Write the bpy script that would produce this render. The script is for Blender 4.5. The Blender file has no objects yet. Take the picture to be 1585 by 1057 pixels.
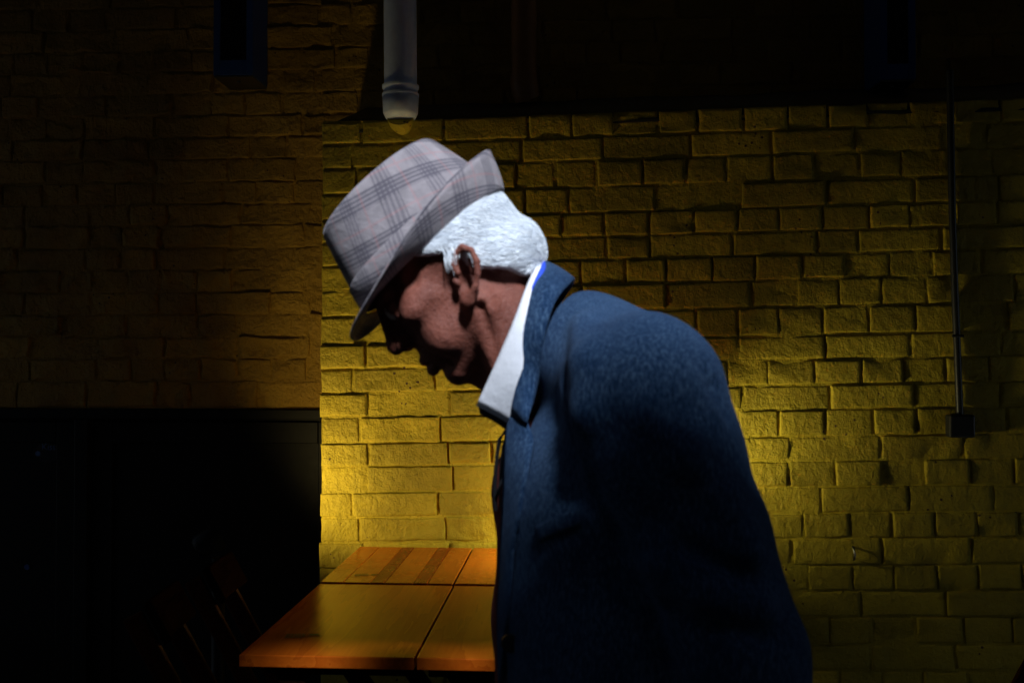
import bpy, math, random
import numpy as np
from mathutils import Vector, Matrix
from mathutils.bvhtree import BVHTree

random.seed(11)
rng = np.random.default_rng(11)
R = math.radians
sc = bpy.context.scene
COL = sc.collection

# ------------------------------------------------------------------ camera
F_PX, W_PX, H_PX = 1541.0, 1585.0, 1057.0
CAM = Vector((0.0, 0.0, 1.32))
YAW, PITCH = R(3.6), R(0.95)
cam = bpy.data.cameras.new('camera')
cam.lens = 35.0; cam.sensor_width = 36.0; cam.sensor_fit = 'HORIZONTAL'
cam.clip_start = 0.02; cam.clip_end = 500.0
cam.dof.use_dof = True; cam.dof.focus_distance = 2.9; cam.dof.aperture_fstop = 7.1
cam_ob = bpy.data.objects.new('camera', cam); COL.objects.link(cam_ob)
cam_ob.location = CAM
cam_ob.rotation_euler = (R(90) + PITCH, 0.0, YAW)
sc.camera = cam_ob
CAM_ROT = cam_ob.rotation_euler.to_matrix()

def ray(px, py):
    return (CAM_ROT @ Vector(((px - W_PX/2)/F_PX, (H_PX/2 - py)/F_PX, -1.0)))
def P(px, py, Y):
    d = ray(px, py)
    return CAM + d * ((Y - CAM.y)/d.y)

# ------------------------------------------------------------------ world, sun, exposure
SUN_ELEV, SUN_AZ = R(50), R(14)          # azimuth measured from straight behind the camera, + to the right
sun_from = Vector((math.sin(SUN_AZ)*math.cos(SUN_ELEV), -math.cos(SUN_AZ)*math.cos(SUN_ELEV), math.sin(SUN_ELEV)))
world = bpy.data.worlds.new('World'); sc.world = world; world.use_nodes = True
wn = world.node_tree.nodes; wl = world.node_tree.links
sky = wn.new('ShaderNodeTexSky'); sky.sky_type = 'NISHITA'; sky.sun_disc = False
sky.sun_elevation = SUN_ELEV
sky.sun_rotation = math.atan2(sun_from.x, sun_from.y)
wl.new(sky.outputs[0], wn['Background'].inputs[0])
wn['Background'].inputs[1].default_value = 0.034
sun = bpy.data.lights.new('sun', 'SUN'); sun.energy = 4.3; sun.angle = R(7); sun.color = (0.80, 0.88, 1.0)
sun_ob = bpy.data.objects.new('sun', sun); COL.objects.link(sun_ob)
sun_ob.rotation_euler = (-sun_from).to_track_quat('-Z', 'Y').to_euler()
sun_ob.location = sun_from * 20
sc.view_settings.view_transform = 'Standard'; sc.view_settings.look = 'None'
sc.view_settings.exposure = 0.7; sc.view_settings.gamma = 1.0
sc.render.engine = 'CYCLES'
sc.cycles.use_denoising = True
sc.cycles.max_bounces = 6

# ------------------------------------------------------------------ helpers
def mesh_obj(name, verts, faces, mat=None, parent=None, smooth=False, world_pts=True):
    me = bpy.data.meshes.new(name)
    me.from_pydata([tuple(v) for v in verts], [], [tuple(int(i) for i in f) for f in faces])
    me.update()
    if mat: me.materials.append(mat)
    if smooth: me.polygons.foreach_set('use_smooth', [True]*len(me.polygons))
    o = bpy.data.objects.new(name, me); COL.objects.link(o)
    if parent is not None: set_parent(o, parent, world_pts)
    return o
def world_matrix(o):
    m = o.matrix_basis.copy()
    if o.parent is not None: m = world_matrix(o.parent) @ o.matrix_parent_inverse @ m
    return m
def set_parent(o, parent, world_pts=True):
    o.parent = parent
    if world_pts: o.matrix_parent_inverse = world_matrix(parent).inverted()
def empty(name, loc=(0, 0, 0), rz=0.0):
    o = bpy.data.objects.new(name, None); COL.objects.link(o)
    o.location = loc; o.rotation_euler = (0, 0, rz); o.empty_display_size = 0.1
    return o
def tag(o, label=None, cat=None, group=None, kind=None):
    if label: o['label'] = label
    if cat: o['category'] = cat
    if group: o['group'] = group
    if kind: o['kind'] = kind
    return o
def bevel(o, w, seg=2):
    m = o.modifiers.new('bevel', 'BEVEL'); m.width = w; m.segments = seg; m.limit_method = 'ANGLE'
    return o
def box_data(x0, x1, y0, y1, z0, z1):
    v = [(x0,y0,z0),(x1,y0,z0),(x1,y1,z0),(x0,y1,z0),(x0,y0,z1),(x1,y0,z1),(x1,y1,z1),(x0,y1,z1)]
    f = [(0,3,2,1),(4,5,6,7),(0,1,5,4),(1,2,6,5),(2,3,7,6),(3,0,4,7)]
    return v, f
def box(name, x0, x1, y0, y1, z0, z1, mat, parent=None, bev=0.0, world_pts=True, seg=2):
    v, f = box_data(x0, x1, y0, y1, z0, z1)
    o = mesh_obj(name, v, f, mat, parent, False, world_pts)
    if bev: bevel(o, bev, seg)
    return o
def bar_data(a, b, w, t, side=Vector((0, 1, 0))):
    a, b = Vector(a), Vector(b); d = (b - a).normalized()
    s = (side - d*side.dot(d)).normalized(); n = d.cross(s)
    vs = []
    for p in (a, b):
        for i, j in ((-1,-1),(1,-1),(1,1),(-1,1)): vs.append(p + s*(i*w/2) + n*(j*t/2))
    return vs, [(0,3,2,1),(4,5,6,7),(0,1,5,4),(1,2,6,5),(2,3,7,6),(3,0,4,7)]
def bar(name, a, b, w, t, mat, parent=None, side=Vector((0, 1, 0)), bev=0.0, world_pts=True):
    v, f = bar_data(a, b, w, t, side)
    o = mesh_obj(name, v, f, mat, parent, False, world_pts)
    if bev: bevel(o, bev)
    return o
def tube_data(pts, rad, n=12, cap=True):
    pts = [Vector(p) for p in pts]; rads = rad if isinstance(rad, (list, tuple)) else [rad]*len(pts)
    vs, fs = [], []
    ref = Vector((0.13, 0.2, 0.97))
    for i, p in enumerate(pts):
        d = (pts[min(i+1, len(pts)-1)] - pts[max(i-1, 0)])
        d = d.normalized() if d.length > 1e-9 else Vector((0, 0, 1))
        if abs(d.dot(ref)) > .95: ref = Vector((1, .1, 0)).normalized()
        s = d.cross(ref).normalized(); t = d.cross(s)
        for k in range(n):
            a = 2*math.pi*k/n
            vs.append(p + (s*math.cos(a) + t*math.sin(a))*rads[i])
    for i in range(len(pts)-1):
        for k in range(n):
            fs.append((i*n+k, i*n+(k+1) % n, (i+1)*n+(k+1) % n, (i+1)*n+k))
    if cap:
        o0 = len(vs); vs += vs[:n]; o1 = len(vs); vs += vs[(len(pts)-1)*n:len(pts)*n]
        fs.append(tuple(o0+k for k in range(n-1, -1, -1))); fs.append(tuple(o1+k for k in range(n)))
    return vs, fs
def tube(name, pts, rad, mat, parent=None, n=12, cap=True, world_pts=True):
    v, f = tube_data(pts, rad, n, cap)
    return mesh_obj(name, v, f, mat, parent, True, world_pts)
def catmull(pts, n):
    pts = np.array(pts, float)
    ext = np.vstack([2*pts[0]-pts[1], pts, 2*pts[-1]-pts[-2]])
    seg = len(pts)-1; out = []
    for q in np.linspace(0, seg, n):
        i = min(int(q), seg-1); t = q-i
        p0, p1, p2, p3 = ext[i], ext[i+1], ext[i+2], ext[i+3]
        out.append(0.5*((2*p1)+(-p0+p2)*t+(2*p0-5*p1+4*p2-p3)*t*t+(-p0+3*p1-3*p2+p3)*t**3))
    return np.array(out)
def join_data(parts):
    vs, fs = [], []
    for v, f in parts:
        o = len(vs); vs += [tuple(q) for q in v]; fs += [tuple(int(i)+o for i in q) for q in f]
    return vs, fs

# ------------------------------------------------------------------ materials
class NT:
    def __init__(self, name):
        self.m = bpy.data.materials.new(name); self.m.use_nodes = True
        self.t = self.m.node_tree; self.n = self.t.nodes; self.l = self.t.links
        self.b = self.n['Principled BSDF']
    def add(self, typ, **kw):
        nd = self.n.new(typ)
        for k, v in kw.items():
            if k.startswith('i_'):
                key = k[2:]
                nd.inputs[int(key) if key.isdigit() else key.replace('_', ' ')].default_value = v
            else: setattr(nd, k, v)
        return nd
    def link(self, a, b): self.l.new(a, b)
    def set(self, **kw):
        for k, v in kw.items(): self.b.inputs[k.replace('_', ' ')].default_value = v
    def noise(self, vec, scale, detail=4, rough=.6):
        nd = self.add('ShaderNodeTexNoise', i_Scale=scale, i_Detail=detail, i_Roughness=rough)
        self.link(vec, nd.inputs['Vector']); return nd.outputs['Fac']
    def ramp(self, fac, stops):
        nd = self.add('ShaderNodeValToRGB'); e = nd.color_ramp.elements
        while len(e) < len(stops): e.new(0.5)
        for el, (p, c) in zip(e, stops): el.position = p; el.color = (*c, 1)
        self.link(fac, nd.inputs[0]); return nd.outputs[0]
    def math(self, op, a, b=None, c=None):
        nd = self.add('ShaderNodeMath', operation=op)
        for i, q in enumerate((a, b, c)):
            if q is None: continue
            if isinstance(q, (int, float)): nd.inputs[i].default_value = q
            else: self.link(q, nd.inputs[i])
        return nd.outputs[0]
    def mix(self, fac, a, b, mode='MIX'):
        nd = self.add('ShaderNodeMix', data_type='RGBA', blend_type=mode)
        for i, q in ((0, fac), (6, a), (7, b)):
            if isinstance(q, (int, float)): nd.inputs[i].default_value = q
            elif isinstance(q, tuple): nd.inputs[i].default_value = (*q, 1)
            else: self.link(q, nd.inputs[i])
        return nd.outputs[2]
    def bump(self, h, dist, strength=1.0, prev=None):
        nd = self.add('ShaderNodeBump', i_Strength=strength, i_Distance=dist)
        self.link(h, nd.inputs['Height'])
        if prev is not None: self.link(prev, nd.inputs['Normal'])
        return nd.outputs[0]
    def pos(self): return self.add('ShaderNodeNewGeometry').outputs['Position']
    def obj(self): return self.add('ShaderNodeTexCoord').outputs['Object']
    def mapping(self, vec, scale=(1,1,1), rot=(0,0,0)):
        nd = self.add('ShaderNodeMapping'); nd.inputs['Scale'].default_value = scale; nd.inputs['Rotation'].default_value = rot
        self.link(vec, nd.inputs['Vector']); return nd.outputs[0]

def mat_paint_brick(name, c_lo, c_mid, c_hi, rough, lump, fine, grime=(.09, .055, .012)):
    m = NT(name); p = m.pos()
    n1 = m.noise(p, 5.0, 5, .6); n2 = m.noise(p, 34.0, 6, .65); n3 = m.noise(p, 260.0, 3, .6)
    col = m.ramp(n1, [(.32, c_lo), (.5, c_mid), (.7, c_hi)])
    col = m.mix(m.ramp(n2, [(.30, (.62, .62, .62)), (.55, (1, 1, 1))]), (0, 0, 0), col, 'MULTIPLY') if False else col
    n4 = m.noise(p, 13.0, 8, .72)
    g = m.ramp(n4, [(.60, (0, 0, 0)), (.74, (.6, .6, .6))])
    col = m.mix(g, col, grime)
    # small chips where bare brick shows
    vor = m.add('ShaderNodeTexVoronoi', i_Scale=42.0); m.link(p, vor.inputs['Vector'])
    chip = m.math('MULTIPLY', m.math('LESS_THAN', vor.outputs['Distance'], 0.17), m.math('GREATER_THAN', n1, 0.60))
    col = m.mix(chip, col, (.10, .05, .02))
    oi = m.add('ShaderNodeObjectInfo')
    tone = m.math('MULTIPLY_ADD', oi.outputs['Random'], .34, .80)
    st = m.noise(m.mapping(p, (1, 1, .45)), 2.6, 6, .6)
    tone = m.math('MULTIPLY', tone, m.math('MULTIPLY_ADD', st, .9, .58))
    cc = m.add('ShaderNodeCombineColor')
    for q in range(3): m.link(tone, cc.inputs[q])
    col = m.mix(1.0, col, cc.outputs[0], 'MULTIPLY')
    m.link(col, m.b.inputs['Base Color'])
    m.set(Roughness=rough); m.b.inputs['Specular IOR Level'].default_value = .35
    h = m.math('ADD', m.math('MULTIPLY', n2, 1.0), m.math('MULTIPLY', n4, 1.2))
    b1 = m.bump(h, lump, 1.0)
    drip = m.noise(m.mapping(p, (1, 1, .28)), 70, 4, .6)
    b2 = m.bump(drip, lump*.22, 1.0, b1)
    msk = m.ramp(m.noise(p, 7.0, 3, .5), [(.38, (.15, .15, .15)), (.62, (1, 1, 1))])
    b3 = m.bump(m.math('MULTIPLY', n3, msk), fine, 1.0, b2)
    m.link(b3, m.b.inputs['Normal'])
    return m.m
M = {}
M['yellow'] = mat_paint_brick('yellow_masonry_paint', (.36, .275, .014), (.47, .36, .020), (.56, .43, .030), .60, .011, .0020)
M['warm_lit_yellow'] = mat_paint_brick('warm_lit_yellow_paint', (.36, .21, .028), (.44, .26, .035), (.50, .31, .045), .6, .020, .0024, (.12, .065, .02))  # orange shift of warm light on the set-back wall put into the colour

def mat_simple(name, col, rough=.5, metal=0.0, var=.15, nscale=30, bump=.0006, spec=.5):
    m = NT(name); p = m.pos()
    n = m.noise(p, nscale, 6, .65)
    lo = tuple(c*(1-var) for c in col); hi = tuple(min(1, c*(1+var)) for c in col)
    m.link(m.ramp(n, [(.3, lo), (.7, hi)]), m.b.inputs['Base Color'])
    r = m.add('ShaderNodeMapRange'); r.inputs[3].default_value = max(.03, rough-.1); r.inputs[4].default_value = min(1, rough+.12)
    m.link(n, r.inputs[0]); m.link(r.outputs[0], m.b.inputs['Roughness'])
    m.set(Metallic=metal); m.b.inputs['Specular IOR Level'].default_value = spec
    if bump: m.link(m.bump(n, bump), m.b.inputs['Normal'])
    return m.m
M['black'] = mat_simple('black_paint', (.005, .005, .005), .5, bump=.0006, spec=.22)
M['lead'] = mat_simple('black_lead_flashing', (.010, .010, .010), .7, bump=.002)
M['pvc'] = mat_simple('pale_plastic_pipe', (.60, .70, 1.0), .42, var=.08, nscale=60)
M['brown_pipe'] = mat_simple('brown_plastic_pipe', (.30, .14, .045), .45)
M['blue'] = mat_simple('sky_tinted_metal', (.02, .07, .28), .5)  # blue of the sky light on the wall boxes put into the base colour
M['darkglass'] = mat_simple('dark_panel', (.006, .006, .007), .25)
M['steel'] = mat_simple('dull_steel', (.22, .22, .24), .35, 1.0)
M['conduit'] = mat_simple('black_conduit', (.015, .017, .022), .35)
M['paving'] = mat_simple('stone_paving', (.055, .053, .05), .8, var=.35, nscale=9, bump=.004)
M['plaster'] = mat_simple('grey_render', (.22, .21, .20), .85, nscale=6)
M['canvas'] = mat_simple('black_canvas', (.02, .02, .02), .9)
M['glass'] = mat_simple('window_glass', (.02, .025, .03), .08)
M['trousers'] = mat_simple('charcoal_wool', (.02, .021, .025), .95, nscale=200)
M['leather'] = mat_simple('black_leather', (.012, .010, .009), .35)
M['knit'] = mat_simple('dark_red_knit', (.11, .012, .008), .9, nscale=220, bump=.0008)
M['spectacle'] = mat_simple('black_acetate', (.008, .008, .009), .3)
M['ink'] = mat_simple('burnt_in_ink', (.006, .005, .004), .55)
M['dimblue'] = mat_simple('blue_sticker_ink', (.06, .13, .34), .6)
M['eye'] = mat_simple('eye_white', (.55, .50, .45), .15)

def mat_wood(name, c1, c2, c3, rough, gscale=1.0, spec=.5):
    m = NT(name); p = m.obj()
    oi = m.add('ShaderNodeObjectInfo')
    sh = m.add('ShaderNodeVectorMath', operation='ADD')
    cmb = m.add('ShaderNodeCombineXYZ')
    m.link(m.math('MULTIPLY', oi.outputs['Random'], 7.0), cmb.inputs[0]); m.link(m.math('MULTIPLY', oi.outputs['Random'], 13.0), cmb.inputs[1])
    m.link(p, sh.inputs[0]); m.link(cmb.outputs[0], sh.inputs[1])
    v = m.mapping(sh.outputs[0], (9*gscale, .9*gscale, 9*gscale))
    warp = m.noise(v, 1.2, 4, .6)
    w = m.math('FRACT', m.math('MULTIPLY', warp, 6.0))
    fine = m.noise(m.mapping(sh.outputs[0], (160, 5, 160)), 1.0, 5, .7)
    col = m.ramp(m.math('ADD', m.math('MULTIPLY', w, .45), m.math('MULTIPLY', fine, .55)), [(.25, c1), (.5, c2), (.78, c3)])
    tone = m.math('MULTIPLY_ADD', oi.outputs['Random'], .35, .82)
    cc = m.add('ShaderNodeCombineColor')
    for i in range(3): m.link(tone, cc.inputs[i])
    col = m.mix(1.0, col, cc.outputs[0], 'MULTIPLY')
    m.link(col, m.b.inputs['Base Color'])
    sm = m.noise(m.pos(), 14, 6, .65)
    r = m.add('ShaderNodeMapRange'); r.inputs[1].default_value = .3; r.inputs[2].default_value = .7
    r.inputs[3].default_value = rough*.7; r.inputs[4].default_value = rough*1.35
    m.link(sm, r.inputs[0]); m.link(r.outputs[0], m.b.inputs['Roughness'])
    m.b.inputs['Specular IOR Level'].default_value = spec
    m.link(m.bump(fine, .0003, .6, m.bump(m.noise(m.pos(), 30, 2), .0006, .5)), m.b.inputs['Normal'])
    return m.m
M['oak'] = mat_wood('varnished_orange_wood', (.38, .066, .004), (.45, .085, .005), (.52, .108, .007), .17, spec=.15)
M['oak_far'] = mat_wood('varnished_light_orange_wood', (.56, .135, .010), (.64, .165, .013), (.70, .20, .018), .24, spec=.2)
M['redwood'] = mat_wood('varnished_red_brown_wood', (.20, .028, .006), (.26, .040, .008), (.32, .055, .012), .28, spec=.2)
M['lit_railwood'] = mat_wood('lit_dark_rail_wood', (.030, .007, .003), (.045, .011, .004), (.06, .016, .006), .55, spec=.05)  # redder than the other chair wood: light on the rails painted in
M['darkwood'] = mat_wood('dark_stained_wood', (.006, .0022, .0012), (.010, .0036, .002), (.014, .005, .0025), .7, spec=.0)

def mat_skin():
    m = NT('weathered_skin'); p = m.pos()
    n = m.noise(p, 28, 6, .62); n2 = m.noise(p, 420, 4, .6); n3 = m.noise(p, 90, 4, .6)
    col = m.ramp(n, [(.3, (.115, .031, .019)), (.52, (.18, .053, .033)), (.75, (.24, .078, .052))])
    col = m.mix(m.ramp(n3, [(.58, (0, 0, 0)), (.70, (.6, .6, .6))]), col, (.10, .026, .018))
    col = m.mix(m.ramp(m.noise(p, 900, 2, .5), [(.60, (0, 0, 0)), (.68, (.45, .45, .45))]), col, (.34, .22, .19))
    m.link(col, m.b.inputs['Base Color']); m.set(Roughness=.6); m.b.inputs['Specular IOR Level'].default_value = .3
    m.b.inputs['Subsurface Weight'].default_value = .12
    m.b.inputs['Subsurface Radius'].default_value = (.006, .002, .001)
    m.b.inputs['Subsurface Scale'].default_value = .6
    m.link(m.bump(n2, .0012, 1, m.bump(n3, .0020)), m.b.inputs['Normal'])
    return m.m
M['skin'] = mat_skin()
def mat_hair():
    m = NT('white_hair'); p = m.pos()
    v = m.mapping(p, (60, 60, 300), (0, R(38), 0))
    n = m.noise(v, 1.0, 5, .65)
    m.link(m.ramp(n, [(.28, (.74, .79, .86)), (.5, (.86, .90, .94)), (.75, (.95, .97, .99))]), m.b.inputs['Base Color'])
    m.set(Roughness=.6)
    m.link(m.bump(n, .00035), m.b.inputs['Normal'])
    return m.m
M['hair'] = mat_hair()
M['hair_under'] = mat_simple('grey_under_hair', (.76, .81, .89), .8, nscale=90, bump=.0006)
def mat_wool():
    m = NT('navy_wool_tweed'); p = m.pos()
    v = m.mapping(p, (480, 480, 110), (0, R(-38), 0))
    n = m.noise(v, 1.0, 4, .7)
    nb = m.noise(m.mapping(p, (1500, 1500, 700), (0, R(-38), 0)), 1.0, 2, .6)
    big = m.noise(p, 9, 5, .6)
    f = m.math('ADD', m.math('MULTIPLY', n, .62), m.math('ADD', m.math('MULTIPLY', nb, .2), m.math('MULTIPLY', big, .2)))
    m.link(m.ramp(f, [(.36, (.0015, .009, .028)), (.50, (.005, .026, .074)), (.65, (.070, .130, .22))]), m.b.inputs['Base Color'])
    m.set(Roughness=.95); m.b.inputs['Specular IOR Level'].default_value = .15
    m.b.inputs['Sheen Weight'].default_value = .12; m.b.inputs['Sheen Roughness'].default_value = .5
    m.b.inputs['Sheen Tint'].default_value = (.35, .55, .9, 1)
    m.link(m.bump(nb, .0012, 1, m.bump(n, .0018)), m.b.inputs['Normal'])
    return m.m
M['wool'] = mat_wool()
def mat_cotton(name, col):
    m = NT(name); p = m.pos()
    n = m.noise(p, 900, 2, .6); b = m.noise(p, 22, 4, .6)
    m.link(m.ramp(b, [(.3, tuple(c*.93 for c in col)), (.7, col)]), m.b.inputs['Base Color'])
    m.set(Roughness=.85)
    m.link(m.bump(n, .0004, 1, m.bump(b, .002)), m.b.inputs['Normal'])
    return m.m
M['cotton'] = mat_cotton('white_cotton', (.76, .77, .81))
M['lining'] = mat_cotton('bright_blue_lining', (.02, .07, .60))
def mat_plaid():
    m = NT('glen_check_tweed')
    uv = m.add('ShaderNodeUVMap').outputs[0]
    n_w = m.noise(uv, 60, 2)
    rot = m.mapping(uv, (1, 1, 1), (0, 0, R(16)))
    sep = m.add('ShaderNodeSeparateXYZ'); m.link(rot, sep.inputs[0])
    def axis(c, P_, off):
        t = m.math('FRACT', m.math('ADD', m.math('DIVIDE', c, P_), off))
        band = m.math('MULTIPLY', m.math('GREATER_THAN', t, .10), m.math('LESS_THAN', t, .50))
        st = m.math('MULTIPLY_ADD', m.math('SINE', m.math('MULTIPLY', c, 2*math.pi/.0053)), .5, .5)
        st = m.math('SMOOTH_MIN', m.math('MULTIPLY', m.math('POWER', st, .7), 1.3), 1.0, .2)
        fine = m.math('MULTIPLY_ADD', m.math('SINE', m.math('MULTIPLY', c, 2*math.pi/.0024)), .5, .5)
        stripes = m.math('MULTIPLY', band, st)
        red = m.math('LESS_THAN', m.math('ABSOLUTE', m.math('SUBTRACT', t, .74)), .022)
        return stripes, fine, red
    s1, f1, r1 = axis(sep.outputs[0], .054, .33)
    s2, f2, r2 = axis(sep.outputs[1], .054, .52)
    weave = m.math('ADD', m.math('MULTIPLY', f1, .06), m.math('MULTIPLY', f2, .06))
    dark = m.math('ADD', m.math('MULTIPLY', s1, .46), m.math('MULTIPLY', s2, .62))
    dark = m.math('MINIMUM', m.math('ADD', dark, weave), .8)
    mott = m.noise(m.pos(), 55, 5, .6)
    base = m.ramp(mott, [(.3, (.205, .182, .192)), (.7, (.290, .256, .268))])
    col = m.mix(dark, base, (.045, .04, .06))
    red = m.math('MULTIPLY', m.math('MAXIMUM', r1, r2), .22)
    col = m.mix(red, col, (.42, .13, .12))
    m.link(col, m.b.inputs['Base Color']); m.set(Roughness=.9)
    m.b.inputs['Sheen Weight'].default_value = .08
    m.link(m.bump(m.noise(m.pos(), 700, 3, .6), .0008, 1, m.bump(mott, .0022)), m.b.inputs['Normal'])
    return m.m
M['plaid'] = mat_plaid()
def mat_emit(name, col, s):
    m = NT(name); m.set(Base_Color=(*col, 1)); m.b.inputs['Emission Color'].default_value = (*col, 1)
    m.b.inputs['Emission Strength'].default_value = s
    return m.m
M['bulb'] = mat_emit('lit_warm_bulb', (1.0, .72, .32), 6.0)

# ------------------------------------------------------------------ ground
DW, DL = 3.00, 3.38           # front face of the projecting wall / of the set-back wall
g = mesh_obj('pavement', [(-60,-60,0),(60,-60,0),(60,60,0),(-60,60,0)], [(0,1,2,3)], M['paving'])
tag(g, kind='structure')

# ------------------------------------------------------------------ brick walls
def noise2(x, z, s, seed):
    r = np.random.default_rng(seed); out = 0
    for k in range(5):
        a = r.uniform(0, 6.28); q = s*r.uniform(.6, 1.8); ph = r.uniform(0, 6.28)
        out = out + np.sin((x*math.cos(a)+z*math.sin(a))*q+ph)
    return out/5
def brick_mesh(name, w, h, depth, seed, rough, mat):
    """Front skin of one painted brick, centred, bulging to -y, edges worn round."""
    r = random.Random(seed)
    rad = .008
    def lines(L, n):
        e = [0, .0022, .0055, .0115]
        mid = list(np.linspace(.0115, L-.0115, n))[1:-1]
        return np.array(e + mid + [L-q for q in reversed(e)]) - L/2
    xs = lines(w, max(4, int(w/.026))); zs = lines(h, 4)
    X, Z = np.meshgrid(xs, zs, indexing='ij')
    ex = np.minimum(X + w/2, w/2 - X); ez = np.minimum(Z + h/2, h/2 - Z)
    def drop(e): return np.where(e < rad, 1-np.sqrt(np.clip(1-(1-e/rad)**2, 0, 1)), 0)
    dr = np.clip(np.sqrt(drop(ex)**2 + drop(ez)**2), 0, 1.0)
    Y = -depth*(1-dr)
    Y = Y + noise2(X, Z, 55, seed)*.0022*rough*(1-dr) + noise2(X, Z, 160, seed+3)*.0011*rough
    tilt = r.uniform(-1, 1)*.016*rough
    Y = Y + X*tilt*.35 + Z*r.uniform(-1, 1)*.03*rough
    if rough > 1.2:                              # broken face
        cx, cz = r.uniform(-w/2, w/2), r.uniform(-h/2, h/2)
        Y = Y + .008*np.exp(-(((X-cx)/.03)**2+((Z-cz)/.018)**2))
    Xd = X + noise2(X, Z, 70, seed+5)*.0022*rough; Zd = Z + noise2(X, Z, 50, seed+6)*.0022*rough
    edge = (ex < 1e-6) | (ez < 1e-6)
    Y = np.where(edge, .006, Y)
    nx, nz = X.shape
    vs = np.stack([Xd, Y, Zd], -1).reshape(-1, 3)
    fs = [(i*nz+j, (i+1)*nz+j, (i+1)*nz+j+1, i*nz+j+1) for i in range(nx-1) for j in range(nz-1)]
    me = bpy.data.meshes.new(name); me.from_pydata(vs.tolist(), [], fs); me.update()
    me.materials.append(mat); me.polygons.foreach_set('use_smooth', [True]*len(fs))
    return me
HEADER, STRETCH = .118, .245
def brick_library(mat, rough, tagname):
    lib = {'h': [], 's': []}
    for k in range(10):
        rr = rough*random.choice((.7, .9, 1.0, 1.15, 1.5))
        lib['h'].append(brick_mesh('brick', HEADER, .072, .0060, 100+k, rr, mat))
        lib['s'].append(brick_mesh('brick', STRETCH, .072, .0060, 300+k, rr, mat))
    return lib
def build_bricks(wall, specs, lib, Y, visible, slope=0.0, cap=290):
    """specs: (x0, x1, z0, z1). The ones that show largest become parts, the rest one joined part."""
    scored = []
    for sp in specs:
        scored.append((visible(*sp), sp))
    scored.sort(key=lambda q: -q[0])
    rest = []
    for k, (s, (x0, x1, z0, z1)) in enumerate(scored):
        w, h = x1-x0-random.uniform(.001, .007), z1-z0-random.uniform(.001, .006)
        kind = 's' if w > .17 else 'h'
        me = random.choice(lib[kind])
        sx = w/(STRETCH if kind == 's' else HEADER); sz = h/.072
        rot = random.choice((0, math.pi)) + random.uniform(-.006, .006) - slope
        y = Y + random.uniform(-.003, .003)
        loc = Vector(((x0+x1)/2, y, (z0+z1)/2))
        Mx = Matrix.Translation(loc) @ Matrix.Rotation(rot, 4, 'Y') @ Matrix.Diagonal((sx, random.uniform(.45, 1.25), sz, 1))
        if k < cap and s > 0:
            o = bpy.data.objects.new('brick', me); COL.objects.link(o)
            o.parent = wall; o.matrix_parent_inverse = world_matrix(wall).inverted(); o.matrix_basis = Mx
        else:
            rest.append(([Mx @ v.co for v in me.vertices], [tuple(p.vertices) for p in me.polygons]))
    if rest:
        v, f = join_data(rest)
        o = mesh_obj('brickwork', v, f, lib['h'][0].materials[0], wall, True)
        o['kind'] = 'stuff'
def sheet(name, x0, x1, z0, z1, Y, step, amp, mat, parent, seed):
    nx, nz = int((x1-x0)/step)+2, int((z1-z0)/step)+2
    xs, zs = np.linspace(x0, x1, nx), np.linspace(z0, z1, nz)
    X, Z = np.meshgrid(xs, zs, indexing='ij')
    Yv = Y + amp*(noise2(X, Z, 25, seed)+.7*noise2(X, Z, 80, seed+1))
    vs = np.stack([X, Yv, Z], -1).reshape(-1, 3).tolist()
    fs = [(i*nz+j, (i+1)*nz+j, (i+1)*nz+j+1, i*nz+j+1) for i in range(nx-1) for j in range(nz-1)]
    return mesh_obj(name, vs, fs, mat, parent, True)

MAN_OUTLINE = [(600,520),(560,470),(500,360),(570,270),(660,215),(735,265),(762,235),(772,295),(850,375),(845,405),(890,435),(1000,460),(1100,545),(1150,640),(1180,740),(1225,900),(1250,1057),(775,1057),(770,700),(740,640),(740,600),(690,590)]
def in_poly(x, y, poly):
    c = False; n = len(poly)
    for i in range(n):
        x1, y1 = poly[i]; x2, y2 = poly[(i+1) % n]
        if (y1 > y) != (y2 > y) and x < (x2-x1)*(y-y1)/(y2-y1)+x1: c = not c
    return c
def to_px(p):
    q = CAM_ROT.transposed() @ (Vector(p) - CAM)
    return W_PX/2 + F_PX*q.x/-q.z, H_PX/2 - F_PX*q.y/-q.z
def vis_fn(Y):
    def f(x0, x1, z0, z1):
        n = 0
        for a in (.1, .5, .9):
            for b in (.2, .8):
                u, v = to_px((x0+(x1-x0)*a, Y, z0+(z1-z0)*b))
                if -5 < u < W_PX+5 and -5 < v < H_PX+5 and not in_poly(u, v, MAN_OUTLINE): n += 1
        return n*(x1-x0)
    return f

XE = P(497, 600, DW).x            # left arris of the projecting wall
XR = 2.35
ZTOP = 2.045
# --- projecting wall
wall_f = empty('brick_wall', (XE, DW, 0))
tag(wall_f, 'bright yellow painted brick wall projecting behind the tables and the man', 'wall')
SL = .020
def zr(x, z): return z + SL*(x - .75)
rows_px = [172,209,246,287,327,364,400,438,480,518,556,595,633,675,712,753,793,833,874,914,954,997,1037]
zrow = [P(1287 if y > 500 else 1000, y, DW).z - (0 if y > 500 else -.0) for y in rows_px]
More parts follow.
